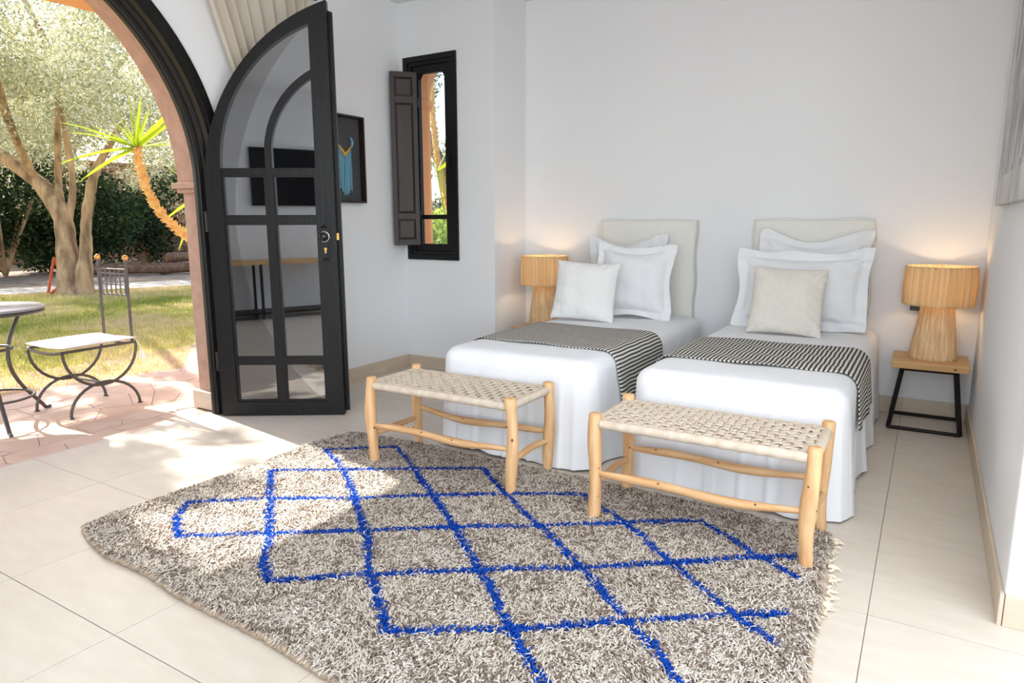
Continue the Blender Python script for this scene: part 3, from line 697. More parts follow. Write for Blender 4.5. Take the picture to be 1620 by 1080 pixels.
# ------------------------------------------------------------------ nightstands and lamps
def nightstand(x0, x1, label):
    r = empty('nightstand', ((x0+x1)/2, 4.61, 0)); tag(r, label, 'bedside table', 'bedside tables')
    hx = (x1-x0)/2
    b = MB().box((-hx, -.19, .362), (hx, .19, .402)); v = b.v
    b.v = [(x*(1 if z > .38 else .965), y*(1 if z > .38 else .97)+.0, z) for x, y, z in v]
    sl = b.build('table_top', MT['acacia'], r, bevel=.006)
    MB().sphere((hx-.07, -.186, .383), .009, 8, (1, .3, 1)).build('knot', MT['knot'], sl)
    t = .0095
    for sy in (-1, 1):
        yb_, yt = sy*.178, sy*.13
        for sx in (-1, 1):
            MB().tube([(sx*(hx-.015), yb_, .009), (sx*(hx-.06), yt, .362)], t*1.3, 4).build('leg', MT['iron_black'], r)
        MB().tube([(-hx+.015, yb_, .010), (hx-.015, yb_, .010)], t*1.25, 4).build('floor_bar', MT['iron_black'], r)
        MB().tube([(-hx+.06, yt, .352), (hx-.06, yt, .352)], t*1.1, 4).build('top_bar', MT['iron_black'], r)
    for sx in (-1, 1):
        MB().tube([(sx*(hx-.015), -.178, .010), (sx*(hx-.015), .178, .010)], t*1.1, 4).build('floor_bar', MT['iron_black'], r)
        MB().tube([(sx*(hx-.055), -.13, .352), (sx*(hx-.055), .13, .352)], t*1.1, 4).build('top_bar', MT['iron_black'], r)
    return r
nightstand(-.137, .247, 'light wooden slab bedside table on a splayed black iron frame, by the right wall')
nightstand(-2.70, -2.33, 'bedside table almost hidden behind the bed nearer the narrow window')
def lamp(x, y, z, label, seed):
    r = empty('table_lamp', (x, y, z)); tag(r, label, 'lamp', 'raffia table lamps')
    rs = np.random.default_rng(seed); n = 200
    jit = 1+.010*rs.uniform(-1, 1, n)+.006*np.sin(np.arange(n)*.9)
    fn = lambda a, i: jit[int(round(a/(2*PI)*n)) % n]
    MB().lathe([(.118, .001), (.121, .012), (.108, .12), (.094, .22), (.083, .315), (.075, .325)], n, fn=fn).build('lamp_base', MT['raffia_base'], r)
    so_ = MB().lathe([(.176, .315), (.181, .322), (.182, .43), (.179, .53), (.175, .537)], n, fn=fn)
    so_.f = so_.f[:-2]
    inner = MB().lathe([(.170, .315), (.172, .43), (.170, .537)], n); inner.f = inner.f[:-2]; so_.add(inner.v, inner.f)
    m = 5*n; rim = []
    for k in range(n):
        k2 = (k+1) % n
        rim += [(k, k2, m+k2, m+k), (4*n+k, 4*n+k2, m+2*n+k2, m+2*n+k)]
    so_.f += rim
    sh = so_.build('lamp_shade', MT['raffia'], r)
    b = MB()
    b.tube([(.172*math.cos(2*PI*i/40), .172*math.sin(2*PI*i/40), .324) for i in range(40)], .003, 6, closed=True)
    MB().tube([(.1745*math.cos(2*PI*i/40), .1745*math.sin(2*PI*i/40), .530) for i in range(40)], .003, 6, closed=True).build('shade_ring', MT['iron_black'], r)
    for a in (0, 2.09, 4.18): b.tube([(.012*math.cos(a), .012*math.sin(a), .325), (.173*math.cos(a), .173*math.sin(a), .324)], .0025, 6)
    b.build('shade_ring', MT['iron_black'], r)
    MB().lathe([(.016, .325), (.018, .33), (.018, .365), (.013, .372)], 16).build('bulb_holder', MT['plastic'], r, smooth=True)
    bulb = MB().lathe([(.0001, .475), (.012, .472), (.024, .458), (.030, .435), (.027, .412), (.015, .385), (.0125, .370)], 18).build('bulb', MT['clearglass'], r, smooth=True)
    em = bpy.data.materials.get('filament')
    if em is None:
        em = bpy.data.materials.new('filament'); em.use_nodes = True; p = em.node_tree.nodes['Principled BSDF']
        p.inputs['Emission Color'].default_value = (1, .62, .25, 1); p.inputs['Emission Strength'].default_value = 60
    fb = MB()
    for a in range(4):
        c_, s_ = math.cos(a*PI/2), math.sin(a*PI/2); fb.tube([(.004*c_, .004*s_, .392), (.012*c_, .012*s_, .45)], .0014, 5)
    fb.build('filament', em, bulb)
    ld = bpy.data.lights.new('lamp_light', 'POINT'); ld.energy = .75; ld.color = (1, .78, .55); ld.shadow_soft_size = .025
    lo = bpy.data.objects.new('lamp_light', ld); COL.objects.link(lo); lo.parent = r; lo.location = (0, 0, .435)
    return r
lamp(.065, 4.62, .402, 'raffia table lamp with drum shade, lit, on the bedside table by the right wall', 21)
lamp(-2.505, 4.60, .402, 'raffia table lamp with drum shade, lit, in the alcove corner behind the left bed', 22)
for (xa, xb, za, zb, lb) in ((-.075, -.015, .655, .692, 'small black wall socket behind the lamp by the right wall'), (-2.59, -2.485, .635, .672, 'small black wall socket behind the lamp in the alcove corner'), (-2.56, -2.48, .50, .525, 'lower black wall socket beside the lamp in the alcove corner')):
    b = MB().box((xa, YB-.035, za), (xb, YB-.001, zb)); o = b.build('wall_socket', MT['plastic'], bevel=.004); tag(o, lb, 'socket')

# ------------------------------------------------------------------ rug
RUG = [(-2.765, 1.28), (-2.785, 1.42), (-2.765, 1.65), (-2.77, 1.9), (-2.755, 2.2), (-2.77, 2.49), (-2.72, 2.735), (-2.3, 2.765), (-1.8, 2.75), (-1.2, 2.765), (-.7, 2.745), (-.235, 2.72), (-.215, 2.6), (-.225, 2.39), (-.19, 2.15), (-.195, 1.99), (-.175, 1.74), (-.18, 1.45), (-.165, 1.14), (-.6, 1.12), (-.95, 1.145), (-1.2, 1.13), (-1.55, 1.165), (-1.97, 1.175), (-2.2, 1.205), (-2.46, 1.205), (-2.62, 1.235)]
LINES = [[(-2.61, 1.63), (-2.55, 1.56), (-2.50, 1.51), (-2.34, 1.42)],
 [(-2.61, 2.07), (-2.35, 1.85), (-2.07, 1.61), (-1.91, 1.46), (-1.78, 1.38)],
 [(-2.61, 2.42), (-2.3, 2.24), (-2.01, 2.02), (-1.77, 1.82), (-1.53, 1.59), (-1.26, 1.36)],
 [(-2.32, 2.64), (-2.0, 2.41), (-1.74, 2.22), (-1.49, 2.02), (-1.22, 1.8), (-.95, 1.56), (-.76, 1.4), (-.62, 1.29)],
 [(-1.75, 2.61), (-1.52, 2.43), (-1.41, 2.34), (-1.21, 2.2), (-.93, 1.99), (-.67, 1.77), (-.45, 1.58), (-.30, 1.46)],
 [(-1.21, 2.57), (-1.09, 2.49), (-.93, 2.4), (-.68, 2.18), (-.41, 1.97), (-.29, 1.89)], [(-.68, 2.57), (-.45, 2.4), (-.28, 2.3)],
 [(-2.61, 1.63), (-2.34, 1.84), (-2.05, 2.01), (-1.77, 2.22), (-1.5, 2.4), (-1.21, 2.57)], [(-2.61, 2.07), (-2.35, 2.23), (-2.05, 2.43), (-1.75, 2.61)],
 [(-2.61, 2.42), (-2.45, 2.55), (-2.32, 2.64)], [(-2.34, 1.42), (-2.07, 1.61), (-1.77, 1.82), (-1.49, 2.02), (-1.22, 2.2), (-.94, 2.4), (-.68, 2.57)],
 [(-1.78, 1.38), (-1.52, 1.58), (-1.22, 1.8), (-.93, 1.99), (-.68, 2.18), (-.46, 2.36), (-.32, 2.45)], [(-1.26, 1.36), (-.95, 1.56), (-.68, 1.77), (-.41, 1.97), (-.28, 2.06)]]
rug = MB().prism(RUG, lambda p, q, h: (p, q, h), .001, .011).build('rug', MT['rugback'], None)
tag(rug, 'shaggy grey-beige wool rug with a blue diamond lattice lying before the beds', 'rug')
def inside(P, poly):
    x, y = P[:, 0], P[:, 1]; c = np.zeros(len(P), bool); n = len(poly)
    for i in range(n):
        (x1, y1), (x2, y2) = poly[i], poly[i-1]
        c ^= ((y1 > y) != (y2 > y)) & (x < (x2-x1)*(y-y1)/(y2-y1+1e-12)+x1)
    return c
def line_dist(P, lines):
    d = np.full(len(P), 9.0)
    for ln in lines:
        for a, b in zip(ln[:-1], ln[1:]):
            a = np.array(a); b = np.array(b); ab = b-a; t = np.clip(((P-a)@ab)/(ab@ab), 0, 1)
            d = np.minimum(d, np.hypot(*(P-(a+t[:, None]*ab)).T))
    return d
def vnoise(P, s, seed):
    """cheap value noise on a grid"""
    g = np.random.default_rng(seed).random((64, 64)); q = P*s; i = np.floor(q).astype(int); f = q-i; f = f*f*(3-2*f)
    def G(a, b): return g[a % 64, b % 64]
    return (G(i[:, 0], i[:, 1])*(1-f[:, 0])+G(i[:, 0]+1, i[:, 1])*f[:, 0])*(1-f[:, 1])+(G(i[:, 0], i[:, 1]+1)*(1-f[:, 0])+G(i[:, 0]+1, i[:, 1]+1)*f[:, 0])*f[:, 1]
NP = 210000
P = np.c_[RNG.uniform(-2.8, -.15, NP), RNG.uniform(1.1, 2.78, NP)]; P = P[inside(P, RUG)]
# keep pile a little in from the bound edge
ed = line_dist(P, [RUG+[RUG[0]]]); P = P[ed > .008]; ed = ed[ed > .008]; n = len(P)
dl = line_dist(P+RNG.normal(0, .0035, P.shape), LINES)
wid = .0115+.007*vnoise(P, 9, 3)
blue = dl < wid
tone = .55*RNG.random(n)+.35*vnoise(P, 60, 5)+.17*vnoise(P, 16, 6)
cream = np.array(srgb((.875, .84, .79))); mid = np.array(srgb((.765, .715, .66))); brown = np.array(srgb((.54, .475, .43)))
col = np.where(tone[:, None] > .53, cream, np.where(tone[:, None] > .42, mid, brown))*RNG.uniform(.85, 1.08, (n, 1))
col[blue] = np.array(srgb((.07, .28, .68)))*RNG.uniform(.75, 1.25, (int(blue.sum()), 1))
ang = RNG.normal(-1.35, .85, n)+2.2*(vnoise(P, 7, 8)-.5); ln = RNG.uniform(.018, .034, n)*np.where(blue, .8, 1); hw = RNG.uniform(.0015, .0032, n)
dx, dy = np.cos(ang), np.sin(ang); hgt = RNG.uniform(.010, .022, n)
b0 = np.c_[P, np.full(n, .010)]; d3 = np.c_[dx, dy, np.zeros(n)]; s3 = np.c_[-dy, dx, np.zeros(n)]; upv = np.array([0, 0, 1.0])
mid_ = b0+d3*(ln*.35)[:, None]+upv*hgt[:, None]; tip = b0+d3*ln[:, None]+upv*(hgt*RNG.uniform(.45, 1.0, n))[:, None]
V = np.stack([b0-s3*hw[:, None]*.7, b0+s3*hw[:, None]*.7, mid_+s3*hw[:, None], mid_-s3*hw[:, None], tip+s3*hw[:, None]*.45, tip-s3*hw[:, None]*.45], 1).reshape(-1, 3)
k = np.arange(n)[:, None]*6; F = np.concatenate([k+np.array([0, 1, 2, 3]), k+np.array([3, 2, 4, 5])]); 
pile = link('wool_pile', fast_mesh('wool_pile', V, F, np.r_[col, col]), MT['pile'], rug); pile['kind'] = 'stuff'
# bound edge cord and the fringe on the short right side
b = MB(); loop = []
for (x0_, y0_), (x1_, y1_) in zip(RUG, RUG[1:]+RUG[:1]):
    m = max(2, int(math.hypot(x1_-x0_, y1_-y0_)/.02))
    for q in range(m): loop.append((x0_+(x1_-x0_)*q/m, y0_+(y1_-y0_)*q/m, .011+.003*math.sin(len(loop)*1.3)))
b.tube(loop, [.010+.003*math.sin(i*2.2) for i in range(len(loop))], 6, closed=True).build('bound_edge', MT['rugback'], rug, smooth=True)
b = MB()
for i in range(150):
    y = random.uniform(1.15, 2.70); x = -.205+.015*math.sin(y*9); L_ = random.uniform(.02, .045); a = random.uniform(-1.2, 1.2)
    pts = [(x, y, .012)]
    for q in range(1, 5): pts.append((x+L_*q/4*math.cos(a), y+L_*q/4*math.sin(a)+random.uniform(-.006, .006), max(.005, .014-.002*q)+random.uniform(0, .004)))
    b.tube(pts, [.004, .0045, .004, .0035, .0015], 5)
fg = b.build('fringe', MT['fringe'], rug, smooth=True); fg['kind'] = 'stuff'

# ------------------------------------------------------------------ woven benches
def bench(pos, L, Wd, label, seed):
    rs = random.Random(seed); r = empty('woven_bench', (pos[0], pos[1], .010)); tag(r, label, 'bench', 'woven benches')
    hx, hy = L/2, Wd/2; H = .435
    for sx in (-1, 1):
        for sy in (-1, 1):
            pts = []; rad = []; bow = rs.uniform(-.008, .008); by = rs.uniform(-.006, .006)
            for k in range(11):
                z = H*k/10; pts.append((sx*(hx+.004*math.sin(k*.6+seed))+bow*math.sin(PI*k/10), sy*hy+by*math.sin(PI*k/10), z)); rad.append(.0255+.0025*math.sin(k*.8+seed+sx)-.003*(k < 1)+.001*k/10)
            pts += [(pts[-1][0], pts[-1][1], H+.006), (pts[-1][0], pts[-1][1], H+.009)]; rad += [.021, .010]
            lg = MB().tube(pts, rad, 16).build('leg', MT['pole'], r, smooth=True, angle=60)
            for q in range(2):
                z = rs.uniform(.06, .38); a = rs.uniform(-2.6, -.3); MB().sphere((sx*hx+bow*math.sin(PI*z/H)+.025*math.cos(a), sy*hy+.025*math.sin(a), z), rs.uniform(.004, .007), 8).build('knot', MT['knot'], lg)
    for sy in (-1, 1):
        pts = []; rad = []; sag = rs.uniform(-.022, -.008); wv = rs.uniform(0, 6)
        for k in range(19):
            t = k/18; pts.append((-hx+2*hx*t, sy*hy+.006*math.sin(t*5+wv), .205+sag*math.sin(PI*t)+.006*math.sin(t*9+wv))); rad.append(.009+.009*math.sin(PI*min(1, max(0, t*1.0)))**.5+.0015*math.sin(t*14+wv))
        st_ = MB().tube(pts, rad, 12).build('stretcher', MT['pole_x'], r, smooth=True)
        for q in range(2):
            k = rs.randint(3, 15); MB().sphere((pts[k][0], pts[k][1]-rad[k]*.75, pts[k][2]+rad[k]*.6), .0045, 8).build('knot', MT['knot'], st_)
    for sx in (-1, 1):
        pts = [(sx*hx+.004*math.sin(k), -hy+2*hy*k/8, .155+.010*math.sin(PI*k/8)*(1 if sx > 0 else -.5)) for k in range(9)]
        MB().tube(pts, [.009+.007*math.sin(PI*k/8)**.6 for k in range(9)], 12).build('stretcher', MT['pole_y'], r, smooth=True)
    zs = .412
    # rails wrapped in cord: fine turns
    def wrapped(p0, p1, rad):
        p0, p1 = Vector(p0), Vector(p1); m = int((p1-p0).length/.0032); pts = []; rr = []
        for k in range(m+1):
            t = k/m; p = p0.lerp(p1, t); pts.append(p); rr.append(rad*(1+.09*(k % 2))*(1+.03*math.sin(k*.31)))
        MB().tube(pts, rr, 12, flat=1.0).build('wrapped_rail', MT['cord'], r, smooth=True, angle=180)
    wrapped((-hx+.02, -hy, zs-.012), (hx-.02, -hy, zs-.012), .0185); wrapped((-hx+.02, hy, zs-.012), (hx-.02, hy, zs-.012), .0185)
    wrapped((-hx, -hy+.02, zs-.008), (-hx, hy-.02, zs-.008), .0185); wrapped((hx, -hy+.02, zs-.008), (hx, hy-.02, zs-.008), .0185)
    nx, ny = 23, 9; px_, py_ = (L-.03)/nx, (Wd-.02)/ny
    def band(a0, a1, fixed, wdt, along_x, phase, cnt, pitch):
        v = []; f = []; m = cnt*6; off = -pitch*cnt/2
        for k in range(m+1):
            s = a0+(a1-a0)*k/m; zz = zs+.0038*math.cos(PI*(k/m*cnt-.5)+phase*PI)+.002
            if k == 0 or k == m: zz = zs-.004
            w2 = wdt/2*(1+.05*math.sin(k*1.7+fixed*40))
            for (o, dz) in ((-1, 0), (-.5, .003), (0, .0015), (.5, .003), (1, 0)):
                v.append((s, fixed+o*w2, zz+dz) if along_x else (fixed+o*w2, s, zz+dz))
            v.append((s, fixed, zz-.002) if along_x else (fixed, s, zz-.002))
        for k in range(m):
            for q in range(5): 
                a = k*6+q; c = k*6+(q+1); f.append((a, c, c+6, a+6))
            f.append((k*6+5, k*6, k*6+6, k*6+11))
        MB().add(v, f).build('seat_band', MT['cord'], r, smooth=True, angle=180)
    for j in range(ny): band(-hx, hx, -hy+.01+py_*(j+.5), py_*.93, True, j % 2, nx, px_)
    for i in range(nx): band(-hy, hy, -hx+.015+px_*(i+.5), px_*.88, False, (i+1) % 2, ny, py_)
    return r
bench((-1.885, 2.600), .800, .345, 'woven cord bench with pale pole legs before the bed nearer the narrow window', 4)
bench((-.672, 2.575), .800, .350, 'woven cord bench with pale pole legs before the bed nearer the right wall', 9)

# ------------------------------------------------------------------ framed canvas on the right wall
pc = empty('wall_canvas', (XR, 3.4, 1.27)); tag(pc, 'large grey brushed canvas in a distressed silver frame on the right wall', 'picture')
y0, y1, z0, z1 = 2.62, 4.10, 1.265, 2.56
b = MB(); w = .13
for q in ((y0, z0, y1, z0+w), (y0, z1-w, y1, z1), (y0, z0+w, y0+w, z1-w), (y1-w, z0+w, y1, z1-w)): b.box((XR-.032, q[0], q[1]), (XR-.001, q[2], q[3]))
rel(b.build('frame', MT['silver'], bevel=.005), pc)
b = MB(); w2 = .16
for q in ((y0+w, z0+w, y1-w, z0+w2), (y0+w, z1-w2, y1-w, z1-w), (y0+w, z0+w2, y0+w2, z1-w2), (y1-w2, z0+w2, y1-w, z1-w2)): b.box((XR-.026, q[0], q[1]), (XR-.001, q[2], q[3]))
rel(b.build('inner_slip', MT['canvas']), pc)
rel(box_obj('canvas', (XR-.022, y0+w2, z0+w2), (XR-.001, y1-w2, z1-w2), MT['canvas']), pc)

# ------------------------------------------------------------------ rear of the room (seen only mirrored in the door glass)
tv = empty('television', (-1.7, YREAR, 1.4)); tag(tv, 'flat black television hung on the rear wall, seen mirrored in the door glass', 'television')
rel(box_obj('tv_body', (-2.29, YREAR, 1.40), (-1.10, YREAR+.05, 2.12), MT['plastic'], bevel=.006), tv)
rel(box_obj('tv_screen', (-2.28, YREAR+.0501, 1.412), (-1.11, YREAR+.052, 2.11), MT['tv']), tv)
ct = empty('console_table', (-2.05, YREAR+.3, 0)); tag(ct, 'long wooden console table with black legs below the television', 'table')
rel(box_obj('table_top', (-2.95, YREAR+.05, .68), (-1.12, YREAR+.5, .725), MT['acacia'], bevel=.004), ct)
rel(box_obj('shelf', (-2.90, YREAR+.08, .06), (-1.16, YREAR+.46, .09), MT['darkwood'], bevel=.004), ct)
for x in (-2.90, -2.36, -1.19):
    for y in (YREAR+.08, YREAR+.44): rel(box_obj('leg', (x, y, 0), (x+.03, y+.03, .68), MT['iron_black']), ct)

# ================================================================== GARDEN
gr = box_obj('ground', (-60, -40, -.3), (-5.2, 60, -.045), MT['soil']); tag(gr, 'dry bare soil of the garden beyond the lawn', 'ground', kind='structure')
# terrace of irregular flagstones
def clip_poly(poly, nx, ny, c):
    out = []
    for i in range(len(poly)):
        a, b_ = poly[i], poly[(i+1) % len(poly)]; da = nx*a[0]+ny*a[1]-c; db = nx*b_[0]+ny*b_[1]-c
        if da <= 0: out.append(a)
        if da*db < 0: t = da/(da-db); out.append((a[0]+(b_[0]-a[0])*t, a[1]+(b_[1]-a[1])*t))
    return out
ter = box_obj('terrace', (-6.2, -1.5, -.2), (XE+.17, YW+.2, -.0085), MT['paving_joint']); tag(ter, 'terrace of pinkish irregular flagstones outside the arch doorway', 'terrace', kind='structure')
def edge_x(y): return -5.5+(y-2.1)*(.264/1.349)
def stones(x0, y0, x1, y1, cell, slant, seed):
    rs = np.random.default_rng(seed); seeds = []
    nx, ny = max(1, round((x1-x0)/cell)), max(1, round((y1-y0)/cell))
    for i in range(-1, nx+1):
        for j in range(-1, ny+1): seeds.append((x0+(i+.5+rs.uniform(-.38, .38))*(x1-x0)/nx, y0+(j+.5+rs.uniform(-.38, .38))*(y1-y0)/ny))
    for i, s in enumerate(seeds):
        p = [(x0, y0), (x1, y0), (x1, y1), (x0, y1)]
        if slant: p = [(edge_x(y0), y0), (x1, y0), (x1, y1), (edge_x(y1), y1)]
        for j, q in enumerate(seeds):
            if i == j: continue
            dx_, dy_ = q[0]-s[0], q[1]-s[1]; d = math.hypot(dx_, dy_)
            if d > cell*3.2: continue
            dx_ /= d; dy_ /= d; p = clip_poly(p, dx_, dy_, dx_*(s[0]+q[0])/2+dy_*(s[1]+q[1])/2-.0022)
            if len(p) < 3: break
        if len(p) < 3: continue
        ar = abs(sum(p[k][0]*p[(k+1) % len(p)][1]-p[(k+1) % len(p)][0]*p[k][1] for k in range(len(p))))/2
        if ar < .004: continue
        h = rs.uniform(-.002, .001)
        MB().prism(p, lambda a, b_, hh: (a, b_, hh), -.0084, h-.002).build('flagstone', MT['flag'] if rs.random() < .6 else MT['flag2'], ter)
stones(-5.7, .3, XE-.035, YW+.1, .25, True, 5)
stones(XE-.028, .965, -3.866, 2.615, .26, False, 6)
# lawn
def quadpts(x, y): pass
LAWN = [(edge_x(-1.5), -1.5), (edge_x(7.5), 7.5), (-10.9, 10.2), (-13.05, 5.2), (-15.6, -.8), (-16, -1.5)]
lb = MB().prism(LAWN, lambda p, q, h: (p, q, h), -.25, -.018).build('lawn', MT['lawnbase']); tag(lb, 'sunlit yellow-green lawn between the terrace and the garden path', 'lawn', kind='structure')
NG = 260000
Pg = np.c_[-5.2-9.5*RNG.random(NG)**1.25, RNG.uniform(1.2, 9.5, NG)]
vis = (Pg[:, 1] > 1.3+(-5.2-Pg[:, 0])*.16) & (Pg[:, 1] < 3.3+(-5.2-Pg[:, 0])*.75) & (Pg[:, 0] < edge_x(Pg[:, 1])-.01)
Pg = Pg[vis]; Pg = Pg[inside(Pg, LAWN)]; n = len(Pg)
a = RNG.uniform(0, 6.28, n); far = (-5.2-Pg[:, 0])/8
h = RNG.uniform(.022, .05, n)*(1+.4*far); wv_ = RNG.uniform(.0022, .004, n)*(1+1.6*far); tl = RNG.uniform(.005, .035, n)
gcol = .30*np.exp(-(edge_x(Pg[:, 1])-Pg[:, 0])/.7)+vnoise(Pg, 1.1, 31)*.6+vnoise(Pg, 4, 32)*.3+RNG.random(n)*.35
c0, c1, c2 = np.array(srgb((.62, .65, .34))), np.array(srgb((.80, .775, .46))), np.array(srgb((.90, .82, .65)))
gc = np.where(gcol[:, None] < .5, c0, np.where(gcol[:, None] < .75, c1, c2))*RNG.uniform(.8, 1.15, (n, 1))
bx = np.c_[Pg, np.full(n, -.018)]; sv = np.c_[np.cos(a), np.sin(a), np.zeros(n)]*wv_[:, None]; tv_ = np.c_[-np.sin(a)*tl, np.cos(a)*tl, h]
V = np.stack([bx-sv, bx+sv, bx+tv_], 1).reshape(-1, 3); F = np.arange(3*n).reshape(-1, 3)
go = link('grass', fast_mesh('grass', V, F, gc), MT['blade']); tag(go, 'short dry-tipped grass growing on the lawn', 'grass', kind='stuff')
# path strip with terracotta edging
pd = Vector((1.22, 2.77, 0)).normalized(); pn = Vector((-pd.y, pd.x, 0))
p0 = Vector((-13.1, 5.22, 0))
def strip(name, d0, d1, z0, z1, m, label, l0=-7, l1=8):
    a_, b_ = p0+pd*l0, p0+pd*l1; P_ = [a_+pn*d0, b_+pn*d0, b_+pn*d1, a_+pn*d1]
    o = MB().prism([(q.x, q.y) for q in P_], lambda p, q, h: (p, q, h), z0, z1).build(name, m); tag(o, label, name.replace('garden_', ''), kind='structure'); return o
strip('garden_path', .12, 1.5, -.2, .004, MT['path'], 'pale concrete garden path beyond the lawn')
strip('garden_edging', 0, .12, -.2, .012, MT['kerb'], 'low terracotta edging between lawn and path')
# garden wall far behind
def farwall():
    o = box_obj('garden_wall', (-24.3, 5, -.1), (-24, 30, 3.1), MT['earthwall'], bevel=.03); tag(o, 'pink rendered garden wall behind the brushwood', 'wall', kind='structure')
    box_obj('coping', (-24.36, 5, 3.1), (-23.94, 30, 3.2), MT['kerb'], o)
farwall()
# ---- foliage
def leaves(centers, radii, count, size, cols, seed, aspect=.24, hang=.0):
    rs = np.random.default_rng(seed); C = np.array(centers); R_ = np.array(radii); vol = R_[:, 0]*R_[:, 1]*R_[:, 2]
    idx = rs.choice(len(C), count, p=vol/vol.sum()); d = rs.normal(size=(count, 3)); d /= np.linalg.norm(d, axis=1)[:, None]
    rad = rs.random(count)**.45; P_ = C[idx]+d*R_[idx]*rad[:, None]
    # sprays: leaves gather along little twigs
    k = rs.integers(0, count//14+1, count); tw = rs.normal(size=(count//14+2, 3)); tw /= np.linalg.norm(tw, axis=1)[:, None]
    ax = tw[k]+rs.normal(size=(count, 3))*.55; ax[:, 2] -= hang; ax /= np.linalg.norm(ax, axis=1)[:, None]
    sd_ = np.cross(ax, rs.normal(size=(count, 3))); sd_ /= np.linalg.norm(sd_, axis=1)[:, None]
    L_ = size*rs.uniform(.6, 1.35, count); w_ = L_*aspect/1
    V_ = np.stack([P_, P_+ax*(L_*.45)[:, None]+sd_*(w_*.5)[:, None], P_+ax*L_[:, None], P_+ax*(L_*.45)[:, None]-sd_*(w_*.5)[:, None]], 1).reshape(-1, 3)
    F_ = np.arange(4*count).reshape(-1, 4); cl = np.array([srgb(c) for c in cols]); t = cl[rs.integers(0, len(cl), count)]*rs.uniform(.75, 1.2, (count, 1))
    return fast_mesh('foliage', V_, F_, t)
OLIVE = [(.74, .75, .58), (.84, .83, .67), (.60, .63, .47), (.91, .90, .77), (.78, .74, .55), (.87, .86, .79)]
DARK = [(.20, .28, .17), (.28, .36, .20), (.15, .22, .15), (.33, .40, .24)]
def limb(pts, rad, seed, n=14, sub=5):
    """smoothly interpolated, gnarled branch"""
    rs = random.Random(seed); P_ = [Vector(p) for p in pts]; out = []; rr = []
    for i in range(len(P_)-1):
        a_, b_ = P_[i], P_[i+1]; pa, pb = P_[max(0, i-1)], P_[min(len(P_)-1, i+2)]
        for k in range(sub):
            t = k/sub; t2, t3 = t*t, t*t*t
            out.append(.5*((2*a_)+(b_-pa)*t+(2*pa-5*a_+4*b_-pb)*t2+(3*a_-pa-3*b_+pb)*t3)); rr.append((rad[i]*(1-t)+rad[i+1]*t)*rs.uniform(.92, 1.09))
    out.append(P_[-1]); rr.append(rad[-1]); return out, rr
# the near olive tree with its forked trunk
ol = empty('olive_tree', (-12.33, 6.03, -.02)); tag(ol, 'old olive tree with a twisted forked trunk standing at the far edge of the lawn', 'tree')
b = MB()
limbs = [([(-12.36, 6.0, -.04), (-12.40, 6.0, .25), (-12.47, 6.03, .7), (-12.58, 6.08, 1.25), (-12.78, 6.02, 1.62), (-13.05, 5.95, 1.9), (-13.65, 5.7, 2.35), (-14.5, 5.3, 2.9)], [.29, .20, .16, .145, .135, .125, .10, .06]),
 ([(-12.22, 6.08, -.04), (-12.20, 6.12, .3), (-12.21, 6.21, .75), (-12.27, 6.29, 1.2), (-12.24, 6.38, 1.65), (-12.15, 6.5, 2.1), (-11.9, 6.9, 2.9)], [.20, .14, .10, .085, .08, .075, .04]),
 ([(-12.5, 6.05, .9), (-12.52, 6.13, 1.2), (-12.5, 6.25, 1.75), (-12.6, 6.3, 2.4), (-12.5, 6.2, 3.3)], [.08, .065, .055, .05, .03]),
 ([(-12.6, 6.08, 1.3), (-12.75, 6.15, 1.8), (-12.9, 6.3, 2.6), (-13.1, 6.5, 3.6)], [.08, .065, .05, .025]),
 ([(-13.05, 5.95, 1.9), (-12.6, 5.5, 2.6), (-11.8, 5.0, 3.3), (-10.8, 4.4, 4.1), (-9.6, 3.6, 4.9)], [.07, .06, .055, .05, .03])]
for i, (p, r_) in enumerate(limbs):
    q, rr = limb(p, r_, i); b.tube(q, rr, 14)
tk = b.build('trunk', MT['bark'], ol, smooth=True, angle=80); tk.matrix_parent_inverse = Matrix.Translation(-Vector(ol.location))
rs = np.random.default_rng(77)
cc = []; cr_ = []
for i in range(60):
    th, ph = rs.uniform(0, 6.28), rs.uniform(0, 1)**.6; rr = 3.1*ph
    cc.append((-12.9+rr*math.cos(th)*1.0, 6.2+rr*math.sin(th)*1.05, 2.45+rs.uniform(0, 3.8)*(1-.5*ph)-.15*ph)); cr_.append((rs.uniform(.5, .95), rs.uniform(.5, .95), rs.uniform(.35, .7)))
fo = link('foliage', leaves(cc, cr_, 75000, .085, OLIVE, 1, .26), MT['leaf'], ol); fo.matrix_parent_inverse = Matrix.Translation(-Vector(ol.location)); fo['kind'] = 'stuff'
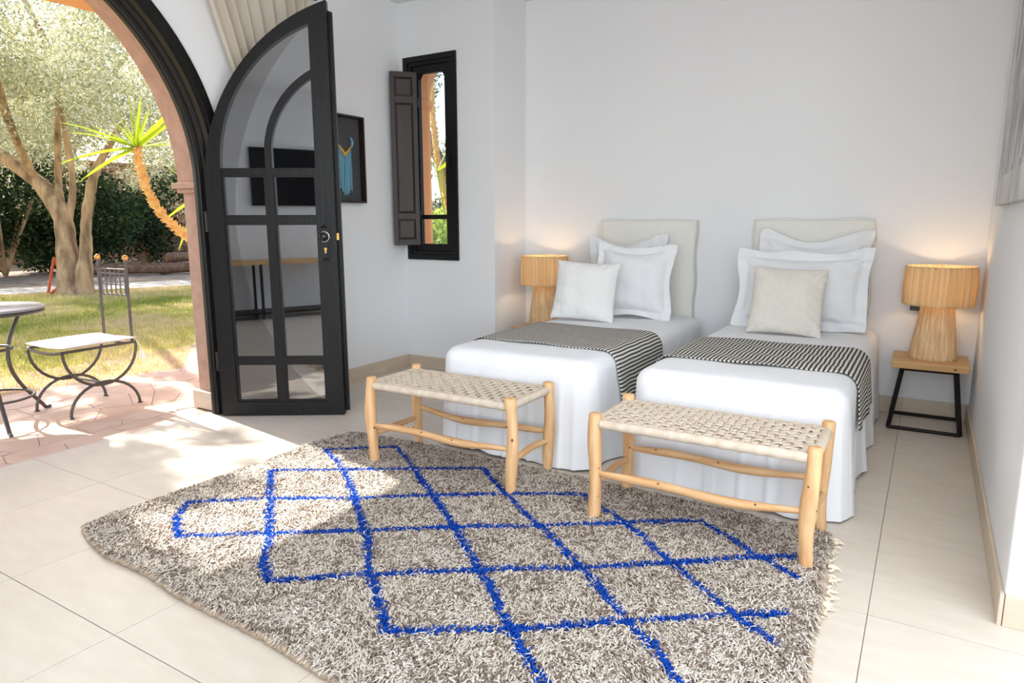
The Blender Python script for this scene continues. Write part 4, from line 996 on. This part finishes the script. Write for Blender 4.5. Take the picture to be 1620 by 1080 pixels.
# unseen bough leaves added up-sun, tinted dark, to dapple chosen floor and terrace spots
cc = []; cr_ = []
for x, y, a_ in ((-3.75, 1.3, .40), (-3.3, 1.2, .40), (-3.0, 1.5, .32), (-3.4, 1.72, .28), (-2.9, 1.1, .40), (-2.5, .9, .45), (-2.1, .75, .40), (-1.7, .7, .40), (-1.75, 1.05, .28), (-2.3, 1.05, .22), (-3.0, .7, .5), (-3.5, .7, .5), (-2.85, 1.9, .13), (-3.05, 2.16, .09), (-4.3, 1.45, .30), (-4.7, 1.2, .4), (-4.6, 2.75, .12), (-5.0, 2.6, .2), (-5.2, 2.1, .25), (-1.5, .5, .4), (-2.4, .45, .4), (-4.15, 2.2, .10)):
    cc.append((x-5.65, y+.9, 4.8+.25*math.sin(x*7+y*5))); cr_.append((a_, a_, a_*.5))
rs = np.random.default_rng(78)
for k in range(34):
    x, y = (rs.uniform(-5.5, -4.0), rs.uniform(.9, 3.4)) if k < 25 else (rs.uniform(-3.7, -2.5), rs.uniform(1.55, 2.4)); a_ = rs.uniform(.07, .16)
    cc.append((x-5.65, y+.9, 4.8+rs.uniform(-.3, .3))); cr_.append((a_*1.5, a_, a_*.6))
bo = link('dapple_foliage', leaves(cc, cr_, 32000, .12, [(.34, .37, .24), (.42, .44, .28), (.28, .32, .20)], 2, .3), MT['leaf'], ol); bo.matrix_parent_inverse = Matrix.Translation(-Vector(ol.location)); bo['kind'] = 'stuff'
def tree(name, loc, h, spread, label, seed, cols, count, size, zlow, trunk_r=.16, group=None, aspect=.26):
    rs = np.random.default_rng(seed); t_ = empty(name, loc); tag(t_, label, 'tree', group)
    pts = [(0, 0, -.1), (.1*rs.normal(), .1*rs.normal(), h*.25), (.25*rs.normal(), .2*rs.normal(), h*.5), (.3*rs.normal(), .3*rs.normal(), h*.8)]
    b = MB(); q, rr = limb(pts, [trunk_r*1.3, trunk_r, trunk_r*.8, trunk_r*.3], seed); b.tube(q, rr, 10)
    for k in range(4):
        a_ = rs.uniform(0, 6.28); q, rr = limb([pts[1], (math.cos(a_)*spread*.3, math.sin(a_)*spread*.3, h*.5), (math.cos(a_)*spread*.7, math.sin(a_)*spread*.7, h*.75)], [trunk_r*.7, trunk_r*.45, trunk_r*.15], seed+k); b.tube(q, rr, 8)
    b.build('trunk', MT['bark'], t_, smooth=True, angle=80)
    cc, cr_ = [], []
    for i in range(34):
        th, ph = rs.uniform(0, 6.28), rs.random()**.6; cc.append((spread*ph*math.cos(th), spread*ph*math.sin(th), zlow+(h-zlow)*rs.random()*(1-.35*ph))); cr_.append((spread*.28,)*2+(spread*.2,))
    f_ = link('foliage', leaves(cc, cr_, count, size, cols, seed, aspect), MT['leaf'], t_); f_['kind'] = 'stuff'
    return t_
tree('olive_tree', (-17.2, 3.4, 0), 8.5, 3.2, 'pale olive tree with yellowish leaves at the left edge of the arch view', 41, OLIVE, 26000, .13, 2.2)
tree('olive_tree', (-20.5, 10.0, 0), 9.5, 4.2, 'tall silvery olive tree rising behind the forked trunk', 42, OLIVE, 40000, .16, 1.8)
tree('olive_tree', (-21.5, 16.8, 0), 8.5, 4.0, 'silvery olive tree seen beyond the yucca crown against the sky', 43, OLIVE, 34000, .16, 2.2)
tree('olive_tree', (-8.6, 11.6, 0), 7.5, 3.0, 'bluish green olive tree seen through the narrow window', 44, [(.45, .52, .42), (.58, .62, .50), (.36, .42, .33), (.70, .72, .60)], 64000, .14, .7)
def shrub(loc, r, h, label, seed, cols, count, size, cat='shrub', group=None, aspect=.5):
    rs = np.random.default_rng(seed); s_ = empty('shrub' if cat == 'shrub' else 'hedge_shrub', loc); tag(s_, label, cat, group)
    b = MB()
    for k in range(6):
        a_ = rs.uniform(0, 6.28); b.tube([(0, 0, -.05), (math.cos(a_)*r*.3, math.sin(a_)*r*.3, h*.4), (math.cos(a_)*r*.6, math.sin(a_)*r*.6, h*.8)], [.04, .03, .01], 6)
    b.build('stem', MT['bark'], s_, smooth=True)
    cc = [(r*.55*rs.normal(), r*.55*rs.normal(), h*(.12+.75*rs.random())) for _ in range(22)]; cr_ = [(r*.42, r*.42, h*.2)]*22
    f_ = link('foliage', leaves(cc, cr_, count, size, cols, seed, aspect), MT['leaf'], s_); f_['kind'] = 'stuff'
for i, (x, y, r_, h_, w_) in enumerate(((-17.9, 5.6, 1.3, 2.6, 'at the left edge of the arch view'), (-18.4, 7.5, 1.4, 2.5, 'left of the forked trunk'), (-18.6, 9.4, 1.5, 2.7, 'behind the forked trunk'), (-19.0, 11.2, 1.4, 2.5, 'behind the iron chair back, beside the brushwood'))):
    shrub((x, y, 0), r_, h_, 'dark green dense bush '+w_, 50+i, DARK, 9000, .12, group='dark bushes behind the olive trunk')
shrub((-5.05, 6.9, 0), .5, 1.35, 'bright yellow-green shrub below the narrow window glass', 60, [(.62, .72, .22), (.75, .82, .35), (.50, .62, .20)], 2600, .09)
# brushwood heap
rs = np.random.default_rng(90)
b = MB()
for k in range(420):
    c = Vector((-19.5+rs.normal()*.6, 13.2+rs.normal()*1.3, abs(rs.normal())*.75)); a_ = rs.uniform(0, 6.28); el = rs.normal()*.5; L_ = rs.uniform(.5, 1.5)
    d = Vector((math.cos(a_)*math.cos(el), math.sin(a_)*math.cos(el), math.sin(el))); m_ = c+d*L_*.5+Vector((0, 0, rs.normal()*.12))
    b.tube([c, m_, c+d*L_], [.02, .015, .006], 5)
br = b.build('brushwood', MT['twig']); tag(br, 'heap of dry brown cut branches piled behind the logs', 'brushwood', kind='stuff')
for i, (x, y, z, L_, r_, a_, lb) in enumerate(((-15.6, 9.75, .10, 1.5, .13, 1.15, 'front log lying lowest, its pale cut end toward the iron chair'), (-15.75, 10.0, .34, 1.3, .12, 1.2, 'upper log resting on the front log'), (-16.6, 8.4, .09, 1.7, .11, .9, 'long thin dark log to the left of the pile'), (-17.2, 8.9, .10, 1.9, .10, .85, 'dark branch log lying behind the pile'))):
    lo_ = empty('log', (x, y, z)); lo_.rotation_euler = (0, 0, a_); tag(lo_, lb, 'log', 'cut logs on the soil')
    q, rr = limb([(-L_*.1, 0, 0), (L_*.4, .04, .02), (L_, -.03, 0)], [r_, r_*.95, r_*.85], i); MB().tube(q, rr, 12, cap=True).build('log_trunk', MT['log'], lo_, smooth=True, angle=60)
    MB().lathe([(r_*.9, 0), (r_*.9, .006)], 14).build('cut_end', MT['logend'], lo_, rot=(0, -PI/2, 0), loc=(-L_*.1-.001, 0, 0))
# orange prop by the trunk
pr = empty('garden_trestle', (-12.6, 5.74, 0)); tag(pr, 'orange painted steel prop leaning by the foot of the olive trunk', 'trestle')
for p, q in (((-12.62, 5.72, -.02), (-12.55, 5.86, .62)), ((-12.62, 5.72, -.02), (-12.35, 5.82, .16)), ((-12.45, 5.95, -.02), (-12.55, 5.86, .62))):
    rel(MB().tube([p, q], .022, 6).build('strut', MT['rust']), pr)

# ---- yuccas
def yucca(pts, rad, tufts, label, seed):
    rs = random.Random(seed); y_ = empty('yucca', (pts[0][0], pts[0][1], -.02)); tag(y_, label, 'yucca', 'yuccas outside')
    inv = Matrix.Translation(-Vector(y_.location)); q, rr = limb(pts, rad, seed, sub=10); b = MB().tube(q, rr, 12)
    for i in range(0, len(q)-1):                      # old leaf bases standing off the trunk
        for k in range(7):
            a_ = rs.uniform(0, 6.28); t = (q[i+1]-q[i]).normalized(); n1 = t.orthogonal().normalized(); n2 = t.cross(n1); d = n1*math.cos(a_)+n2*math.sin(a_)
            p = q[i].lerp(q[i+1], rs.random())+d*rr[i]*.9; b.tube([p, p+d*.022+t*.012], [.010, .003], 4)
    o = b.build('trunk', MT['yucca_trunk'], y_, smooth=True, angle=70); o.matrix_parent_inverse = inv
    for c, lst, upd in tufts:
        c = Vector(c)
        for (d, L_) in lst:
            d = Vector(d).normalized(); L_ *= 1.45; sidev = d.cross(Vector((.3, .5, .8))).normalized(); v = []; f = []; m_ = 8; nv = sidev.cross(d)
            for k in range(m_+1):
                t = k/m_; w_ = .026*(1-t)**.55*(.65+.35*min(1, t*5)); p = c+d*L_*t+Vector((0, 0, -1))*L_*.16*t*t
                v += [p-sidev*w_, p-nv*w_*.35, p+sidev*w_]
            for k in range(m_):
                f += [(k*3, k*3+1, k*3+4, k*3+3), (k*3+1, k*3+2, k*3+5, k*3+4)]
            o = MB().add(v, f).build('leaf', MT['yleaf'], y_, smooth=True, angle=180); o.matrix_parent_inverse = inv
    return y_
def fan(rs, n, lo, hi, L0, L1):
    out = []
    for k in range(n):
        a_ = rs.uniform(0, 6.28); e = rs.uniform(lo, hi); out.append(((math.cos(a_)*math.cos(e), math.sin(a_)*math.cos(e), math.sin(e)), rs.uniform(L0, L1)))
    return out
rs_ = random.Random(5)
def vd(a, b): return (.854*a, .52*a, -b)      # leaf direction: image pixel offsets, a along the camera's right axis, b downwards
crown = [(vd(-115, -55), .52), (vd(-100, -35), .44), (vd(-112, 3), .50), (vd(-75, 30), .40), (vd(-40, -75), .40), (vd(-2, -95), .46), (vd(10, -90), .40), (vd(45, -50), .48), (vd(52, -30), .52), (vd(-22, -42), .22), (vd(-15, -50), .26), (vd(28, -62), .30), (vd(-60, -45), .30), (vd(-30, -20), .26)]
crown = [(tuple(Vector(d)+Vector((rs_.uniform(-.2, .2), rs_.uniform(-.2, .2), 0))*60), L_) for d, L_ in crown]+fan(rs_, 8, .1, 1.2, .25, .42)
side_t = [(vd(-40, 18), .26), (vd(-30, -35), .34), (vd(-12, 50), .34), (vd(-35, 60), .32), (vd(20, 40), .3), (vd(10, -40), .3)]
yucca([(-4.75, 3.75, -.05), (-4.95, 3.70, .5), (-5.25, 3.63, .93), (-5.45, 3.56, 1.11), (-5.62, 3.48, 1.30), (-5.73, 3.46, 1.48), (-5.80, 3.46, 1.66), (-5.84, 3.47, 1.82)], [.05, .045, .036, .031, .028, .026, .025, .023], [((-5.84, 3.47, 1.82), crown, 1), ((-5.50, 3.80, 1.42), side_t, 1)], 'yucca with a leaning orange trunk and a fan of lit leaves beyond the arch', 3)
yucca([(-4.35, 6.25, -.05), (-4.45, 6.22, .8), (-4.57, 6.2, 1.3), (-4.70, 6.2, 1.75), (-4.77, 6.2, 2.25), (-4.79, 6.2, 2.75), (-4.8, 6.22, 3.2)], [.05, .042, .034, .031, .030, .028, .025], [((-4.8, 6.22, 3.2), fan(rs_, 22, -.2, 1.3, .4, .6), 1), ((-4.62, 6.05, 1.72), [((.3, .2, -.8), .5), ((.8, .1, .6), .45), ((.2, .4, .9), .4), ((-.4, -.1, .8), .4), ((.6, 0, -.3), .4), ((.05, .2, -.9), .45)], 1)], 'yucca with an orange trunk seen through the narrow window', 4)

# ---- iron chair on the terrace
ch = empty('iron_chair', (-4.660, 2.285, 0), math.radians(3)); tag(ch, 'wrought iron garden chair with curved crossed legs and a white seat pad on the terrace', 'chair')
cw, cd, sz = .192, .225, .415
def arcp(x, y0_, y1_, z0_, z1_, up_, n=16):
    out = []
    for k in range(n+1):
        a_ = PI*k/n; yy = (y0_+y1_)/2-(y1_-y0_)/2*math.cos(a_); out.append((x, yy, (z0_+(z1_-z0_)*math.sin(a_))))
    return out
for sx in (-1, 1):
    x = sx*cw
    MB().tube(arcp(x, -cd+.0, cd-.0, .004, .190, 1), .0095, 8).build('leg', MT['iron'], ch, smooth=True)
    MB().tube(arcp(x, -cd-.01, cd+.01, sz-.01, .172, 1), .0095, 8).build('seat_arc', MT['iron'], ch, smooth=True)
    for sy in (-1, 1): MB().lathe([(.016, 0), (.017, .004), (.010, .006)], 12, (x, sy*cd, 0)).build('foot', MT['iron'], ch)
    MB().tube([(x, -cd-.01, sz), (x, cd+.01, sz)], .009, 8).build('seat_rail', MT['iron'], ch, smooth=True)
    MB().tube([(x*.80, cd+.01, sz-.01), (x*.80, cd+.02, .955)], .0095, 8).build('back_post', MT['iron'], ch, smooth=True)
    MB().sphere((x*.80, cd+.02, .968), .019, 12).build('brass_ball', MT['brass'], ch, smooth=True)
MB().tube([(-cw, 0, .181), (cw, 0, .181)], .008, 8).build('cross_bar', MT['iron'], ch, smooth=True)
for y in (-cd-.01, cd+.01): MB().tube([(-cw, y, sz), (-cw*.5, y, sz-.016), (0, y, sz-.02), (cw*.5, y, sz-.016), (cw, y, sz)], .009, 8).build('seat_rail', MT['iron'], ch, smooth=True)
for z in (.72, .79, .86, .89): MB().tube([(-cw*.8, cd+.016, z), (cw*.8, cd+.016, z)], .006, 8).build('back_rail', MT['iron'], ch, smooth=True)
for k in range(6):
    x = -cw*.8+cw*1.6*(k+.5)/6; MB().tube([(x, cd+.016, .72), (x, cd+.018, .89)], .0045, 6).build('back_spindle', MT['iron'], ch, smooth=True)
v = []; f = []; m_ = 16
for side in (1, -1):
    for j in range(m_+1):
        for i in range(m_+1):
            u, w_ = i/m_*2-1, j/m_*2-1; e = ((1-abs(u)**6)*(1-abs(w_)**6))
            v.append((u*(cw+.012), w_*(cd+.015), sz+.024+side*.016*e**.5-.018*(1-u*u)*.5+.006))
n1 = (m_+1)**2
for s in (0, 1):
    for j in range(m_):
        for i in range(m_): f.append(tuple(s*n1+q for q in (j*(m_+1)+i, j*(m_+1)+i+1, (j+1)*(m_+1)+i+1, (j+1)*(m_+1)+i)))
pad = MB().add(v, f).build('seat_pad', MT['white_cushion'], ch, smooth=True, angle=100)
tb = MB().tube([(cw+.005, cd+.01, sz+.01), (cw+.03, cd+.02, sz-.03), (cw+.035, cd+.025, sz-.06)], .003, 5)
tb.lathe([(.004, 0), (.010, -.012), (.018, -.055), (.006, -.056)], 8, (cw+.035, cd+.025, sz-.055)); tb.build('pad_tassel', MT['white_cushion'], pad, smooth=True)
# ---- iron table
tbx = empty('iron_table', (-4.75, 1.78, 0)); tag(tbx, 'round iron garden table with curved legs at the left edge of the view', 'table')
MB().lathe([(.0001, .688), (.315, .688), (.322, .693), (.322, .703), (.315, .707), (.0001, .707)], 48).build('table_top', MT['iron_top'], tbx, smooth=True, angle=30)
MB().tube([(.31*math.cos(2*PI*i/48), .31*math.sin(2*PI*i/48), .678) for i in range(48)], .010, 8, closed=True).build('top_rim', MT['iron'], tbx, smooth=True)
for k in range(3):
    a_ = math.radians(109-120*k); pts = []
    for q in range(21):
        t = q/20; r_ = .27-.20*math.sin(PI*t*.82)**1.0+.10*t; r_ = .275+(.355-.275)*t-.175*math.sin(PI*min(1, t*1.0))**1.1
        pts.append((r_*math.cos(a_), r_*math.sin(a_), .68*(1-t)+.008))
    MB().tube(pts, .0115, 8).build('leg', MT['iron'], tbx, smooth=True)
    MB().tube([pts[-1], (pts[-1][0]+.035*math.cos(a_), pts[-1][1]+.035*math.sin(a_), .008)], .010, 8).build('foot', MT['iron'], tbx, smooth=True)
for z, r_ in ((.455, .133), (.16, .214)):
    MB().tube([(r_*math.cos(2*PI*i/36), r_*math.sin(2*PI*i/36), z) for i in range(36)], .008, 8, closed=True).build('leg_ring', MT['iron'], tbx, smooth=True)
